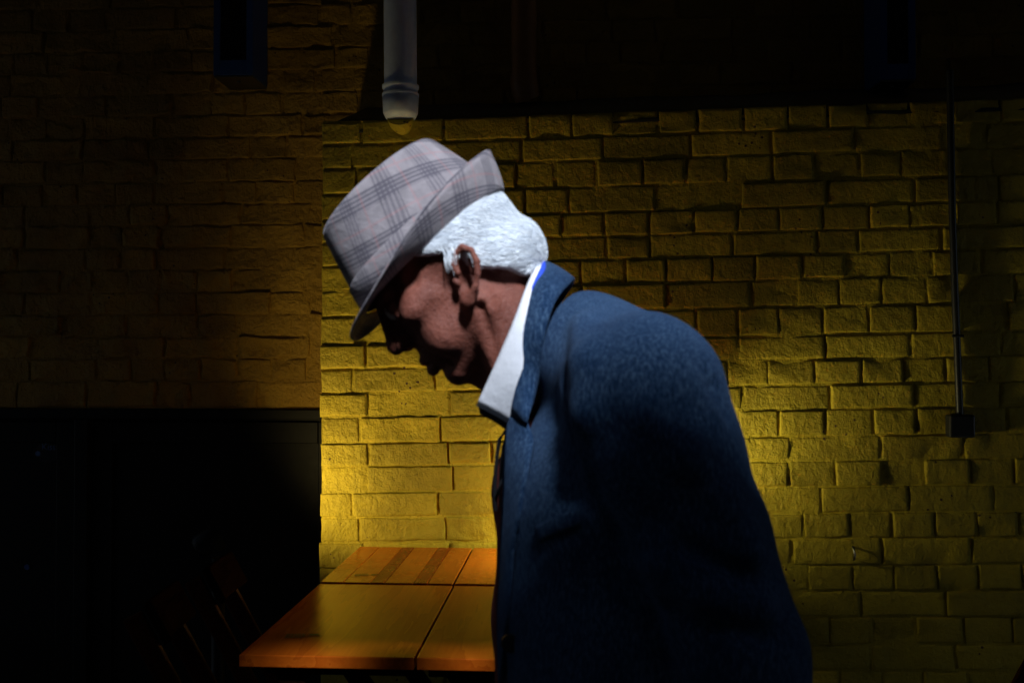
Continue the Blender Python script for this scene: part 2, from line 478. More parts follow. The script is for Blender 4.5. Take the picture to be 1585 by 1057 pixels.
# rows above 500 were read at x = 1000: bring them to the reference column
zrow = [z - (SL*(P(1000, y, DW).x - .75) if y <= 500 else SL*(P(1287, y, DW).x - .75)) for z, y in zip(zrow, rows_px)]
while zrow[-1] > .08: zrow.append(zrow[-1] - .0775)
specs = []
for i in range(len(zrow)-1):
    zt, zb = zrow[i], zrow[i+1]
    x = XE + random.uniform(-.007, .001); first = True; k = 0
    stretch_row = (i % 2 == 1)
    while x < XR:
        if first: w = random.uniform(.095, .150); first = False
        elif x < -.22: w = random.uniform(.235, .275) if random.random() < .8 else .13
        elif stretch_row: w = random.choice((.25, .252, .247, .25, .13)) + random.uniform(-.012, .012)
        else: w = .127 + random.uniform(-.012, .012)
        x1 = min(x+w, XR+.05)
        xm = (x+x1)/2
        specs.append((x, x1, zr(xm, zb) + random.uniform(-.0015, .0015), zr(xm, zt)))
        x = x1
lib_y = brick_library(M['yellow'], 1.0, 'y')
build_bricks(wall_f, specs, lib_y, DW, vis_fn(DW), slope=SL)
sheet('mortar', XE+.003, XR, 0, ZTOP, DW, .013, .0032, M['yellow'], wall_f, 5)
# core behind the face: side cheek and back
v, f = box_data(XE+.004, XR, DW+.004, 3.60, 0, ZTOP-.002)
core = mesh_obj('core', v, f, M['warm_lit_yellow'], wall_f)
# sloping black lead flashing on top of the projection
nseg = 60
vs, fs = [], []
for i in range(nseg+1):
    x = XE+.012 + (XR-XE)*i/nseg
    ramp_ = min(1.0, (i/nseg*(XR-XE))/.05); ramp_ = math.sqrt(max(0, 1-(1-ramp_)**2))
    wob = .003*math.sin(x*9)+.002*math.sin(x*31)
    zf = zr(x, ZTOP+.012)
    vs += [(x, DW-.004, zf-.02+wob), (x, DW+.004, zf+.004+wob), (x, DL+.01, zf+.004+.155*ramp_+wob)]
for i in range(nseg):
    a, b = i*3, (i+1)*3
    fs += [(a, b, b+1, a+1), (a+1, b+1, b+2, a+2)]
fl = mesh_obj('lead_flashing', vs, fs, M['lead'], wall_f, True)
sm = fl.modifiers.new('s', 'SOLIDIFY'); sm.thickness = .006

# --- set-back wall: left part above the low doors and the storey above the flashing
ZD = P(250, 632, DL).z
wall_b = empty('brick_wall', (-1.5, DL, 0))
tag(wall_b, 'rough painted brick wall set back above the low black doors, warm light in its colour', 'wall')
specs = []
zt = 2.62; i = 0; XL0 = -2.35
while zt > ZD + .02:
    zb = max(zt - random.uniform(.0755, .078), ZD + .002)
    if zb - ZD < .03: zb = ZD + .002
    x = XL0 - random.uniform(0, .12); k = 0
    stretch_row = (i % 2 == 0)
    while x < XR:
        w = (random.choice((.25, .25, .245, .13)) if stretch_row else random.choice((.128, .128, .125, .245))) + random.uniform(-.014, .014)
        x1 = x + w
        z_need = 2.0 if x1 > XE + .05 else -1
        if zb > z_need:
            specs.append((x, x1, zb, zt))
        x = x1
    zt = zb; i += 1
lib_o = brick_library(M['warm_lit_yellow'], 2.8, 'o')
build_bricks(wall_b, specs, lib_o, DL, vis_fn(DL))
sheet('mortar', XL0-.1, XE+.08, ZD, 2.62, DL+.001, .02, .003, M['warm_lit_yellow'], wall_b, 9)
sheet('mortar', XE+.08, XR, ZTOP+.03, 2.62, DL+.001, .02, .003, M['warm_lit_yellow'], wall_b, 12)
v, f = box_data(-4.5, 4.5, DL+.012, DL+.4, 2.60, 6.0)
mesh_obj('upper_storey', v, f, M['warm_lit_yellow'], wall_b)
v, f = box_data(XL0-2.0, XL0-.05, DL+.012, DL+.4, 0, 2.60)
mesh_obj('return', v, f, M['warm_lit_yellow'], wall_b)
v, f = box_data(XL0-.05, XE+.1, DL+.014, DL+.4, ZD+.01, 2.6)
mesh_obj('core', v, f, M['warm_lit_yellow'], wall_b)
v, f = box_data(XR, 4.5, DW, DL+.4, 0, 2.6)
mesh_obj('return', v, f, M['warm_lit_yellow'], wall_b)

# ------------------------------------------------------------------ low black doors under the set-back wall
YD = DL + .03
cup = empty('cupboard_doors', (-1.5, YD, 0))
tag(cup, 'low black panelled double doors beneath the set-back brick wall, beside the folding chairs', 'doors')
XM = P(132, 800, YD).x; XDR = XE + .004
box('header', XL0, XDR-.002, YD-.045, YD+.04, ZD-.035, ZD-.001, M['black'], cup, .004)
box('lining', XL0, XDR-.002, YD-.010, YD+.2, ZD-.03, ZD+.02, M['black'], cup)
box('jamb', XDR-.040, XDR-.003, YD-.04, YD+.04, 0, ZD-.0355, M['black'], cup, .004)
box('jamb', XL0, XL0+.05, YD-.04, YD+.04, 0, ZD-.0355, M['black'], cup, .004)
box('mullion', XM-.025, XM+.025, YD-.036, YD+.04, 0, ZD-.0355, M['black'], cup, .004)
def leaf(x0, x1):
    d = box('door', x0, x1, YD+.004, YD+.034, .02, ZD-.036, M['black'], cup, .002)
    t = .075
    box('stile', x0+.001, x0+t, YD-.010, YD+.0045, .021, ZD-.046, M['black'], d, .003)
    box('stile', x1-t, x1-.001, YD-.010, YD+.0045, .021, ZD-.046, M['black'], d, .003)
    box('rail', x0+t+.001, x1-t-.001, YD-.0095, YD+.0045, ZD-.046-t, ZD-.0465, M['black'], d, .003)
    box('rail', x0+t+.001, x1-t-.001, YD-.0095, YD+.0045, .021, .13, M['black'], d, .003)
    return d
leaf(XM+.027, XDR-.042)
dl = leaf(XL0+.052, XM-.027)
for z in (ZD-.16, .25):
    tube('hinge', [(XDR-.041, YD-.014, z-.035), (XDR-.041, YD-.014, z+.035)], .007, M['steel'] if z < .5 else M['redwood'], cup, 10)
# sticker with faint lettering
def text_obj(name, body, size, loc, mat, parent, rot=(R(90), 0, 0), extrude=.0004):
    cu = bpy.data.curves.new(name, 'FONT'); cu.body = body; cu.size = size; cu.extrude = extrude
    cu.align_x = 'CENTER'; cu.align_y = 'CENTER'; cu.materials.append(mat)
    o = bpy.data.objects.new(name, cu); COL.objects.link(o); o.location = loc; o.rotation_euler = rot
    me = bpy.data.meshes.new_from_object(o); bpy.data.objects.remove(o)
    o = bpy.data.objects.new(name, me); COL.objects.link(o); o.location = loc; o.rotation_euler = rot
    set_parent(o, parent); return o
ps = P(72, 700, YD-.002)
vs = [(ps.x + .052*math.cos(a), YD+y_, ps.z + .034*math.sin(a)) for y_ in (.0025, .0039) for a in np.linspace(0, 2*math.pi, 25)[:-1]]
fs = [tuple(range(24))] + [(k, 24+k, 24+(k+1) % 24, (k+1) % 24) for k in range(24)]
mesh_obj('sticker', vs, fs, M['darkglass'], cup)
text_obj('lettering', 'Kiss', .032, (P(75, 692, YD).x, YD+.0018, P(75, 692, YD).z), M['dimblue'], cup)
vs = [(P(58, 702, YD).x + .010*math.cos(a), YD+.0018, P(58, 702, YD).z + .010*math.sin(a)) for a in np.linspace(0, 2*math.pi, 13)[:-1]]
mesh_obj('dot', vs, [tuple(range(12))], M['dimblue'], cup)
pk = P(42, 877, YD)
tube('keyhole', [(pk.x, YD-.003, pk.z), (pk.x, YD+.005, pk.z)], .010, M['blue'], cup, 12)

# ------------------------------------------------------------------ pipes, boxes, conduit on the walls
YP = DW - .062
p0 = P(620, 172, YP)
pipe = empty('downpipe', (p0.x, YP, p0.z))
tag(pipe, 'white plastic downpipe with a ringed socket ending above the hat', 'pipe')
zc = P(620, 140, YP).z; rp = .049
tube('pipe', [(p0.x-.004, YP, 2.62), (p0.x, YP, zc+.01)], rp, M['pvc'], pipe, 32)
z1 = P(620, 186, YP).z
tube('socket', [(p0.x, YP, zc+.014), (p0.x, YP, zc+.013), (p0.x, YP, zc+.004), (p0.x, YP, zc+.002), (p0.x, YP, zc-.012), (p0.x, YP, zc-.014), (p0.x, YP, z1+.02), (p0.x, YP-.002, z1+.006), (p0.x, YP-.003, z1)],
     [rp+.001, rp+.005, rp+.005, rp+.0025, rp+.0025, rp+.0055, rp+.003, rp-.004, rp-.016], M['pvc'], pipe, 32)
tube('ring', [(p0.x, YP, zc-.013), (p0.x, YP, zc-.019)], rp+.0062, M['pvc'], pipe, 32)
tube('ring', [(p0.x, YP, zc+.013), (p0.x, YP, zc+.007)], rp+.0058, M['pvc'], pipe, 32)
col_ = tube('mortar_collar', [(p0.x, YP-.002, z1+.012), (p0.x, YP+.02, z1-.004), (p0.x, YP+.045, z1-.014)], [rp-.008, rp-.012, rp*.5], M['yellow'], pipe, 24)

YB = DL - .055
q0 = P(811, 100, YB)
bp = empty('waste_pipe', (q0.x, YB, q0.z))
tag(bp, 'dim brown plastic waste pipe with a cut end on the upper wall', 'pipe')
zb_ = P(811, 150, YB).z
tube('pipe', [(q0.x, YB, 2.62), (q0.x, YB, zb_+.05)], .042, M['brown_pipe'], bp, 28)
tube('elbow', [(q0.x, YB, zb_+.07), (q0.x, YB, zb_+.045), (q0.x+.004, YB+.003, zb_+.02), (q0.x+.012, YB+.012, zb_-.006)], [.0455, .046, .0455, .044], M['brown_pipe'], bp, 28)

def blue_box(xl, xr, yb, Yw, dep, label):
    Yf = Yw - dep
    a, b = P(xl, yb, Yf), P(xr, yb, Yf)
    e = empty('wall_box', ((a.x+b.x)/2, Yw, a.z)); tag(e, label, 'wall box', 'narrow blue boxes high on the wall')
    z0 = a.z; z1_ = 2.60; t = .022
    box('casing', a.x, b.x, Yf+.010, Yw-.012, z0, z1_, M['blue'], e, .002)
    box('frame', a.x, a.x+t, Yf, Yf+.0105, z0, z1_, M['blue'], e, .0015)
    box('frame', b.x-t, b.x, Yf, Yf+.0105, z0, z1_, M['blue'], e, .0015)
    box('frame', a.x+t+.0005, b.x-t-.0005, Yf, Yf+.0105, z0, z0+.05, M['blue'], e, .0015)
    box('panel', a.x+t+.0005, b.x-t-.0005, Yf+.006, Yf+.0098, z0+.0505, z1_, M['darkglass'], e)
    box('base_plate', a.x+.002, b.x-.002, Yf+.002, Yw-.012, z0-.006, z0-.0005, M['steel'], e, .001)
    tube('screw', [((a.x+b.x)/2, Yf+.06, z0-.0065), ((a.x+b.x)/2, Yf+.06, z0-.010)], .006, M['steel'], e, 10)
    return e
blue_box(330, 391, 117, DL, .17, 'narrow blue framed box with dark panel high on the left wall')
bb = blue_box(1363, 1418, 124, DL, .19, 'dim blue framed box at the top right in deep shadow')

cd = empty('cable_conduit', (P(1486, 655, DW).x, DW, P(1486, 655, DW).z))
tag(cd, 'thin black conduit running down to a small box on the right of the wall', 'conduit')
YC = DW - .018
tube('conduit', [P(1470, 110, YC), P(1474, 330, YC), P(1478, 450, YC), P(1486, 650, YC)], .0105, M['conduit'], cd, 14)
jb = P(1484, 657, YC)
box('junction_box', jb.x-.036, jb.x+.036, DW-.05, DW-.007, jb.z-.036, jb.z+.03, M['conduit'], cd, .006)
tube('clip', [(P(1480, 520, YC).x-.016, DW-.031, P(1480, 520, YC).z), (P(1480, 520, YC).x+.016, DW-.031, P(1480, 520, YC).z)], .004, M['conduit'], cd, 8)

hk = P(1322, 858, DW-.02)
hook = tube('wall_hook', [(hk.x, DW+.004, hk.z+.02), (hk.x, DW-.018, hk.z+.018), (hk.x, DW-.028, hk.z), (hk.x, DW-.022, hk.z-.014), (hk.x+.002, DW-.012, hk.z-.016)], .0035, M['steel'], None, 8)
tag(hook, 'tiny metal hook in the yellow bricks right of the man', 'hook')

# ------------------------------------------------------------------ tables
TZ = .75; TT = .024
XT0, XG, XT1 = -.646, -.3035, .235
def leaf_boards(tbl, x0, x1, y0, y1, widths, mats, z=TZ):
    tot = sum(widths); x = x0
    for w, m_ in zip(widths, mats):
        xw = (x1-x0)*w/tot
        o = box('board', -xw/2+.0003, xw/2-.0003, -(y1-y0)/2, (y1-y0)/2, -TT, random.uniform(-.0004, 0), M[m_], tbl, .0022, world_pts=True)
        o.location = (x+xw/2, (y0+y1)/2, z)
        x += xw
def x_legs(tbl, y, x0, x1):
    a = bar('leg', (x0, y-.012, TZ-TT-.012), (x1, y-.012, 0.01), .024, .042, M['darkwood'], tbl, bev=.003)
    b = bar('leg', (x1, y+.0135, TZ-TT-.012), (x0, y+.0135, 0.01), .024, .042, M['darkwood'], tbl, bev=.003)
def table(y0, y1, label, near):
    e = empty('folding_table', ((XT0+XT1)/2, (y0+y1)/2, 0)); tag(e, label, 'table', 'wooden folding tables pushed together')
    if near:
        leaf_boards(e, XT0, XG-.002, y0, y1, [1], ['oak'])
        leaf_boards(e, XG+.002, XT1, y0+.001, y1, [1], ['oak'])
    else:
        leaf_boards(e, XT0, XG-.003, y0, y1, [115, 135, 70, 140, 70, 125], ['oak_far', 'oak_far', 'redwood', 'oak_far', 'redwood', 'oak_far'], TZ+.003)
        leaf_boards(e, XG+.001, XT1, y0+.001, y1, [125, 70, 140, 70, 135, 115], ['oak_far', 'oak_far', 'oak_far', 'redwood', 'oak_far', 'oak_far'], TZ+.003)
    za = TZ-TT-.001
    for yy in (y0+.05, y1-.05):
        box('batten', XT0+.04, XG-.02, yy-.015, yy+.015, za-.022, za, M['darkwood'], e, .002)
        box('batten', XG+.02, XT1-.04, yy-.015, yy+.015, za-.022, za, M['darkwood'], e, .002)
    return e
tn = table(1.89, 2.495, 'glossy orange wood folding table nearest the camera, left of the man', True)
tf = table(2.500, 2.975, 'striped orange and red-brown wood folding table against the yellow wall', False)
x_legs(tn, 1.945, -.57, -.07); x_legs(tn, 2.245, -.57, -.07)
x_legs(tf, 2.60, -.57, -.07); x_legs(tf, 2.90, -.57, -.07)
# dark printed maker's marks: a block of illegible lines and a bird-like device
def mark(tbl, px, py, sc_, z, rot):
    parts = []
    def quad(x0, x1, y0, y1): parts.append(([(x0,y0,0),(x1,y0,0),(x1+.002,y1,0),(x0+.002,y1,0)], [(0,1,2,3)]))
    r = random.Random(4)
    for row in range(4):
        x = -.034
        while x < .002:
            w = r.uniform(.003, .009); quad(x, x+w, -.015+row*.0085, -.0095+row*.0085); x += w+.0018
    parts.append(([(.012,-.004,0),(.030,.002,0),(.046,-.008,0),(.034,.010,0),(.044,.020,0),(.028,.010,0),(.010,.014,0),(.022,.004,0)], [(0,1,7),(7,1,5),(1,3,5),(1,2,3),(5,3,4),(7,5,6)]))
    v, f = join_data(parts)
    c = P(px, py, 2.0); d = ray(px, py); t = (z-CAM.z)/d.z; c = CAM + d*t
    v = [(c.x + sc_*(q[0]*math.cos(rot)-q[1]*math.sin(rot)), c.y + sc_*(q[0]*math.sin(rot)+q[1]*math.cos(rot)), z+.0012) for q in v]
    mesh_obj('printed_mark', v, f, M['ink'], tbl)
mark(tn, 466, 984, .95, TZ, R(8))
mark(tf, 566, 890, .85, TZ+.003, R(4))

# ------------------------------------------------------------------ folding chairs (local frame: faces +x)
def make_chair(label):
    e = empty('folding_chair'); tag(e, label, 'chair', 'dark wooden folding chairs')
    kw = dict(parent=e, world_pts=False)
    for s in (-1, 1):
        bar('rail', (.36, s*.092, .012), (-.062, s*.092, .80), .020, .042, M['lit_railwood'], bev=.006, **kw)
        bar('leg', (-.05, s*.138, .012), (.31, s*.138, .455), .018, .034, M['darkwood'], bev=.004, **kw)
    # curved backrest
    n = 12; vs, fs = [], []
    ax = Vector((-.472, 0, .8815)).normalized(); nrm = Vector((.8815, 0, .472)).normalized()
    for i in range(n+1):
        y = -.105 + .21*i/n; bow = -.022*(1-(y/.105)**2)
        c = Vector((-.028, y, .775)) + nrm*(.024+bow)
        for (a, b) in ((-.045, -.010), (.045, -.010), (.045, .010), (-.045, .010)): vs.append(c + ax*a + nrm*b)
    for i in range(n):
        for k in range(4): fs.append((i*4+k, i*4+(k+1) % 4, (i+1)*4+(k+1) % 4, (i+1)*4+k))
    fs += [(3, 2, 1, 0), tuple(n*4+k for k in range(4))]
    bevel(mesh_obj('backrest', vs, fs, M['darkwood'], e, False, False), .006, 3)
    for k in range(6):
        x = -.005 + k*.060
        box('slat', x, x+.050, -.135, .135, .452, .466, M['redwood'], bev=.003, **kw)
    for s in (-1, 1):
        box('seat_bearer', -.01, .35, s*.070-.010, s*.070+.010, .428, .4515, M['darkwood'], bev=.002, **kw)
    bar('stretcher', (.25, -.10, .215), (.25, .10, .215), .02, .02, M['darkwood'], side=Vector((1, 0, 0)), **kw)
    return e
def copy_tree(o, parent=None):
    c = o.copy(); COL.objects.link(c); c.parent = parent
    if parent is not None: c.matrix_parent_inverse = o.matrix_parent_inverse.copy()
    for ch in [q for q in o.children]: copy_tree(ch, c)
    return c
ch1 = make_chair('dark folding chair nearest the camera at the left end of the tables')
ch2 = copy_tree(ch1); ch2['label'] = 'dark folding chair drawn up to the far table beside the yellow wall edge'
ch3 = copy_tree(ch1); ch3['label'] = 'dim dark folding chair at the far right edge facing left'
ch1.location = (-.845, 2.07, 0); ch1.rotation_euler = (0, 0, R(8))
ch2.location = (-.845, 2.40, 0); ch2.rotation_euler = (0, 0, R(5))
ch3.location = (1.17, 2.42, 0); ch3.rotation_euler = (0, 0, math.pi)

# ------------------------------------------------------------------ lamps
def lamp_light(name, typ, loc, energy, col, size, parent, aim=None, spot=None, blend=.5):
    l = bpy.data.lights.new(name, typ); l.energy = energy; l.color = col; l.shadow_soft_size = size
    o = bpy.data.objects.new(name, l); COL.objects.link(o); o.location = loc
    if typ == 'SPOT':
        l.spot_size = spot; l.spot_blend = blend
        o.rotation_euler = (Vector(aim)-Vector(loc)).to_track_quat('-Z', 'Y').to_euler()
    if parent is not None: set_parent(o, parent)
    return o
LX, LY, LZ = .13, 2.83, .92
la = empty('table_lamp', (LX, LY, TZ+.003)); tag(la, 'small black lamp on the far table shining at the wall behind the man', 'lamp')
tube('base', [(LX, LY, TZ+.004), (LX, LY, TZ+.018), (LX, LY, TZ+.022)], [.055, .055, .045], M['black'], la, 28)
tube('stem', [(LX, LY-.045, TZ+.018), (LX, LY-.045, LZ-.05)], .006, M['black'], la, 10)
vs, fs = [], []
nS = 46
for i in range(nS+1):                                   # half-round shade, open towards the wall, with a short wing and a low lip
    a = R(70) - R(273)*i/nS; dg = 70 - 273*i/nS         # from the low lip on the right, round the street side, to the wing on the left
    if dg > 0: zl, zh = LZ-.09, LZ-.012
    elif dg > -140: zl, zh = LZ-.09, LZ+.045
    else: zl, zh = LZ-.012, LZ+.045
    for z_ in (zl, zh): vs.append((LX+.072*math.cos(a), LY+.072*math.sin(a), z_))
for i in range(nS): fs.append((2*i, 2*i+2, 2*i+3, 2*i+1))
sh = mesh_obj('shade', vs, fs, M['black'], la, True); sh.modifiers.new('s', 'SOLIDIFY').thickness = .003
for dx in (-.045, .0, .045): tube('strut', [(LX+dx, LY-math.sqrt(.071**2-dx*dx), LZ+.02), (LX+dx*.9, LY-math.sqrt(.071**2-dx*dx)*.95, LZ+.092)], .003, M['black'], la, 8)
tube('cap', [(LX+.022, LY-.01, LZ+.090), (LX+.022, LY-.01, LZ+.094), (LX+.022, LY-.01, LZ+.104)], [.094, .098, .030], M['black'], la, 28)
vs, fs = [], []
for i in range(13):
    th = math.pi*i/12
    for k in range(16):
        ph = 2*math.pi*k/16
        vs.append((LX+.014*math.sin(th)*math.cos(ph), LY-.034+.014*math.sin(th)*math.sin(ph), LZ+.02*math.cos(th)))
for i in range(12):
    for k in range(16): fs.append((i*16+k, i*16+(k+1) % 16, (i+1)*16+(k+1) % 16, (i+1)*16+k))
mesh_obj('bulb', vs, fs, M['bulb'], la, True)
lamp_light('lamp_light', 'POINT', (LX, LY+.005, LZ), 8.4, (1.0, .90, .40), .036, la)

# slim post light by the corner of the wall, lost in the dark in front of the doors
BX, BY, BZ = -1.0, 2.75, .82
fb = empty('post_light', (BX, BY, 0)); tag(fb, 'slim black post light in the dark between the black doors and the tables', 'lamp')
tube('post', [(BX, BY, 0), (BX, BY, .012), (BX, BY, .014), (BX, BY, BZ-.06)], [.05, .05, .018, .018], M['black'], fb, 18)
dB = (Vector((-.50, 3.0, 1.10)) - Vector((BX, BY, BZ))).normalized()
tube('housing', [Vector((BX, BY, BZ)) - dB*.07, Vector((BX, BY, BZ)) - dB*.06, Vector((BX, BY, BZ)) + dB*.005], [.02, .034, .040], M['black'], fb, 24, cap=False)
lamp_light('post_light_beam', 'SPOT', Vector((BX, BY, BZ)), 9.6, (1.0, .76, .28), .045, fb, (-.58, 3.0, 1.16), R(134), 1.0)

# ------------------------------------------------------------------ outside the picture: canvas added to block the sun, and the building opposite
aw = empty('sun_block_awning', (0, DL, 2.6)); tag(aw, 'unseen black canvas canopy added to keep sun off the tables and wall', 'sun_block_awning')
vs = [(-5, DL-.01, 2.80), (5, DL-.01, 2.80), (5, .80, 2.30), (-5, .80, 2.30), (5, .80, 2.075), (-5, .80, 2.075)]
cv = mesh_obj('canopy', vs, [(0, 1, 2, 3), (3, 2, 4, 5)], M['canvas'], aw)  # unseen canopy added so that sun misses the wall and tables
cv.modifiers.new('s', 'SOLIDIFY').thickness = .006
box('sun_block_flap', -5, -.30, .802, .808, 1.74, 2.11, M['canvas'], aw)  # added to stop sun reaching the table front
box('sun_block_flap', .40, 5, .802, .808, 1.74, 2.11, M['canvas'], aw)  # added to stop sun on the paving to his right and its bounce
for x in (-3.2, 0, 3.2): bar('rafter', (x, DL-.02, 2.77), (x, .82, 2.275), .03, .03, M['black'], aw, side=Vector((1, 0, 0)))
bn = empty('sun_block_banner', (0, .15, 1.66)); tag(bn, 'unseen black canvas sheet added above the camera to keep sun off his lower coat', 'sun_blocker')  # unseen sheet added: its top edge cuts the sun off his torso
bz0, bz1 = 1.66, 2.322
vs = []
for i in range(41):
    x = -3.2 + 6.4*i/40; sag = .012*math.sin(i*.9) + .01*math.sin(i*.37)
    vs += [(x, .15+sag, bz0), (x, .15+sag*.5, (bz0+bz1)/2), (x, .15, bz1)]
fs = []
for i in range(40): fs += [(3*i, 3*i+3, 3*i+4, 3*i+1), (3*i+1, 3*i+4, 3*i+5, 3*i+2)]
mesh_obj('cloth', vs, fs, M['canvas'], bn, True).modifiers.new('s', 'SOLIDIFY').thickness = .003
tube('rope', [(-5, .15, bz1+.004), (5, .15, bz1+.004)], .006, M['canvas'], bn, 8)
ob = empty('building', (0, -2.2, 0)); tag(ob, 'grey rendered building on the other side of the alley, behind the camera', 'building')
OBZ = 4.2
box('wall', -9, 9, -6, -1.95, 0, OBZ, M['plaster'], ob)
box('cornice', -9.05, 9.05, -6.05, -1.83, OBZ+.001, OBZ+.12, M['plaster'], ob)
for x in (-6, -3, 0, 3, 6):
    wf = box('window', x-.5, x+.5, -1.949, -1.90, 1.0, 2.4, M['black'], ob)
    box('pane', x-.43, x+.43, -1.899, -1.895, 1.07, 2.33, M['glass'], wf)

# ------------------------------------------------------------------ implicit surfaces
def surface_nets(Fv, org, h):
    nx, ny, nz = Fv.shape
    s = Fv < 0
    acc = np.zeros((nx-1, ny-1, nz-1, 3), np.float32); cnt = np.zeros((nx-1, ny-1, nz-1), np.float32)
    corners = [(i, j, k) for i in (0, 1) for j in (0, 1) for k in (0, 1)]
    def sl(a, c): return a[c[0]:nx-1+c[0], c[1]:ny-1+c[1], c[2]:nz-1+c[2]]
    for a in corners:
        for ax in range(3):
            if a[ax]: continue
            b = list(a); b[ax] = 1; b = tuple(b)
            fa, fb_ = sl(Fv, a), sl(Fv, b)
            cr = sl(s, a) != sl(s, b)
            idx = np.nonzero(cr)
            va, vb = fa[idx], fb_[idx]
            t = va/(va-vb)
            p = np.empty((len(t), 3), np.float32)
            for q in range(3): p[:, q] = a[q]
            p[:, ax] += t
            acc[idx] += p; cnt[idx] += 1
    act = cnt > 0
    ids = -np.ones(act.shape, np.int64); ids[act] = np.arange(act.sum())
    cell = np.argwhere(act)
    verts = (acc[act]/cnt[act][:, None] + cell)*h + np.array(org)
    faces = []
    for ax in range(3):
        o1, o2 = [(1, 2), (2, 0), (0, 1)][ax]
        a = [slice(1, n-1) for n in (nx, ny, nz)]; b = list(a)
        a[ax] = slice(0, (nx, ny, nz)[ax]-1); b[ax] = slice(1, (nx, ny, nz)[ax])
        sa, sb = s[tuple(a)], s[tuple(b)]
        e = np.argwhere(sa != sb)
        if len(e) == 0: continue
        inside = sa[tuple(e.T)]
        base = e.copy()
        for q in range(3):
            if q != ax: base[:, q] += 1
        def g_(d1, d2):
            c = base.copy(); c[:, o1] -= d1; c[:, o2] -= d2
            return ids[c[:, 0], c[:, 1], c[:, 2]]
        q = np.stack([g_(1, 1), g_(0, 1), g_(0, 0), g_(1, 0)], 1)
        q[~inside] = q[~inside][:, ::-1]
        faces.append(q)
    faces = np.concatenate(faces)
    a, b, c = verts[faces[:, 0]], verts[faces[:, 1]], verts[faces[:, 2]]
    if float((a*np.cross(b, c)).sum()) < 0: faces = faces[:, ::-1]
    return verts, faces
class Field:
    def __init__(self, lo, hi, h):
        self.h = h; self.lo = np.array(lo, float)
        ax = [np.arange(l, u+h, h, dtype=np.float32) for l, u in zip(lo, hi)]
        self.X, self.Y, self.Z = np.meshgrid(*ax, indexing='ij')
        self.F = np.full(self.X.shape, 1e3, np.float32)
    def ell(self, c, r, axes=None):
        dx, dy, dz = self.X-c[0], self.Y-c[1], self.Z-c[2]
        if axes is not None:
            A = np.array(axes, float)
            dx, dy, dz = (A[0,0]*dx+A[0,1]*dy+A[0,2]*dz, A[1,0]*dx+A[1,1]*dy+A[1,2]*dz, A[2,0]*dx+A[2,1]*dy+A[2,2]*dz)
        k0 = np.sqrt((dx/r[0])**2+(dy/r[1])**2+(dz/r[2])**2)
        k1 = np.sqrt((dx/r[0]**2)**2+(dy/r[1]**2)**2+(dz/r[2]**2)**2)+1e-9
        return k0*(k0-1)/k1
    def cap(self, a, b, ra, rb, ys=1.0, yc=0.0):
        Y = (self.Y-yc)*ys; a = np.array(a, float); b = np.array(b, float)
        a = np.array([a[0], (a[1]-yc)*ys, a[2]]); b = np.array([b[0], (b[1]-yc)*ys, b[2]])
        d = b-a; L = max(1e-9, float(d @ d))
        t = np.clip(((self.X-a[0])*d[0]+(Y-a[1])*d[1]+(self.Z-a[2])*d[2])/L, 0, 1)
        return np.sqrt((self.X-a[0]-t*d[0])**2+(Y-a[1]-t*d[1])**2+(self.Z-a[2]-t*d[2])**2)-(ra+(rb-ra)*t)
    def add(self, D, k=0.0):
        if k <= 0: self.F = np.minimum(self.F, D)
        else:
            hh = np.clip(.5+.5*(D-self.F)/k, 0, 1); self.F = D*(1-hh)+self.F*hh-k*hh*(1-hh)
    def sub(self, D, k=0.0):
        D = -D
        if k <= 0: self.F = np.maximum(self.F, D)
        else:
            hh = np.clip(.5-.5*(D-self.F)/k, 0, 1); self.F = D*(1-hh)+self.F*hh+k*hh*(1-hh)
    def wob(self, amp, scale, seed, stretch=(1, 1, 1)):
        r = np.random.default_rng(seed); out = 0
        for _ in range(7):
            d = r.normal(size=3); d /= np.linalg.norm(d); d = d*np.array(stretch)*scale*r.uniform(.6, 1.6)
            out = out + np.sin(self.X*d[0]+self.Y*d[1]+self.Z*d[2]+r.uniform(0, 6.28))
        return out*(amp/3.0)
    def mesh(self): return surface_nets(self.F, self.lo, self.h)

# ------------------------------------------------------------------ the man
Y0 = 1.19
def S(px, py): return P(px, py, Y0)
man_base = S(985, 1000)
man = empty('person', (man_base.x, Y0, 0))
tag(man, 'stooped white-haired man in checked hat and navy jacket walking left past the tables', 'person')

# head frame: f forward, l lateral, u up (mm), origin just above the ear on the mid plane
MM = .001
O_ = S(720, 400)
s_px = (S(820, 400) - S(720, 400)).length/100.0        # metres per pixel on his mid plane
Fx, Ux = (-.70, .714), (-.714, -.70)                   # in pixels (right, down)
def hp(px, py):
    dx, dy = px-720, py-400
    return ((dx*Fx[0]+dy*Fx[1])*s_px*1000, (dx*Ux[0]+dy*Ux[1])*s_px*1000)
FW, UW = Vector((Fx[0], 0, -Fx[1])), Vector((Ux[0], 0, -Ux[1]))
def head_to_world(V):
    V = np.asarray(V, float)
    out = np.empty_like(V)
    out[:, 0] = O_.x + (V[:, 0]*FW.x + V[:, 2]*UW.x)*MM
    out[:, 1] = Y0 + V[:, 1]*MM
    out[:, 2] = O_.z + (V[:, 0]*FW.z + V[:, 2]*UW.z)*MM
    return out
def HW(f, l, u): return Vector(head_to_world([(f, l, u)])[0])

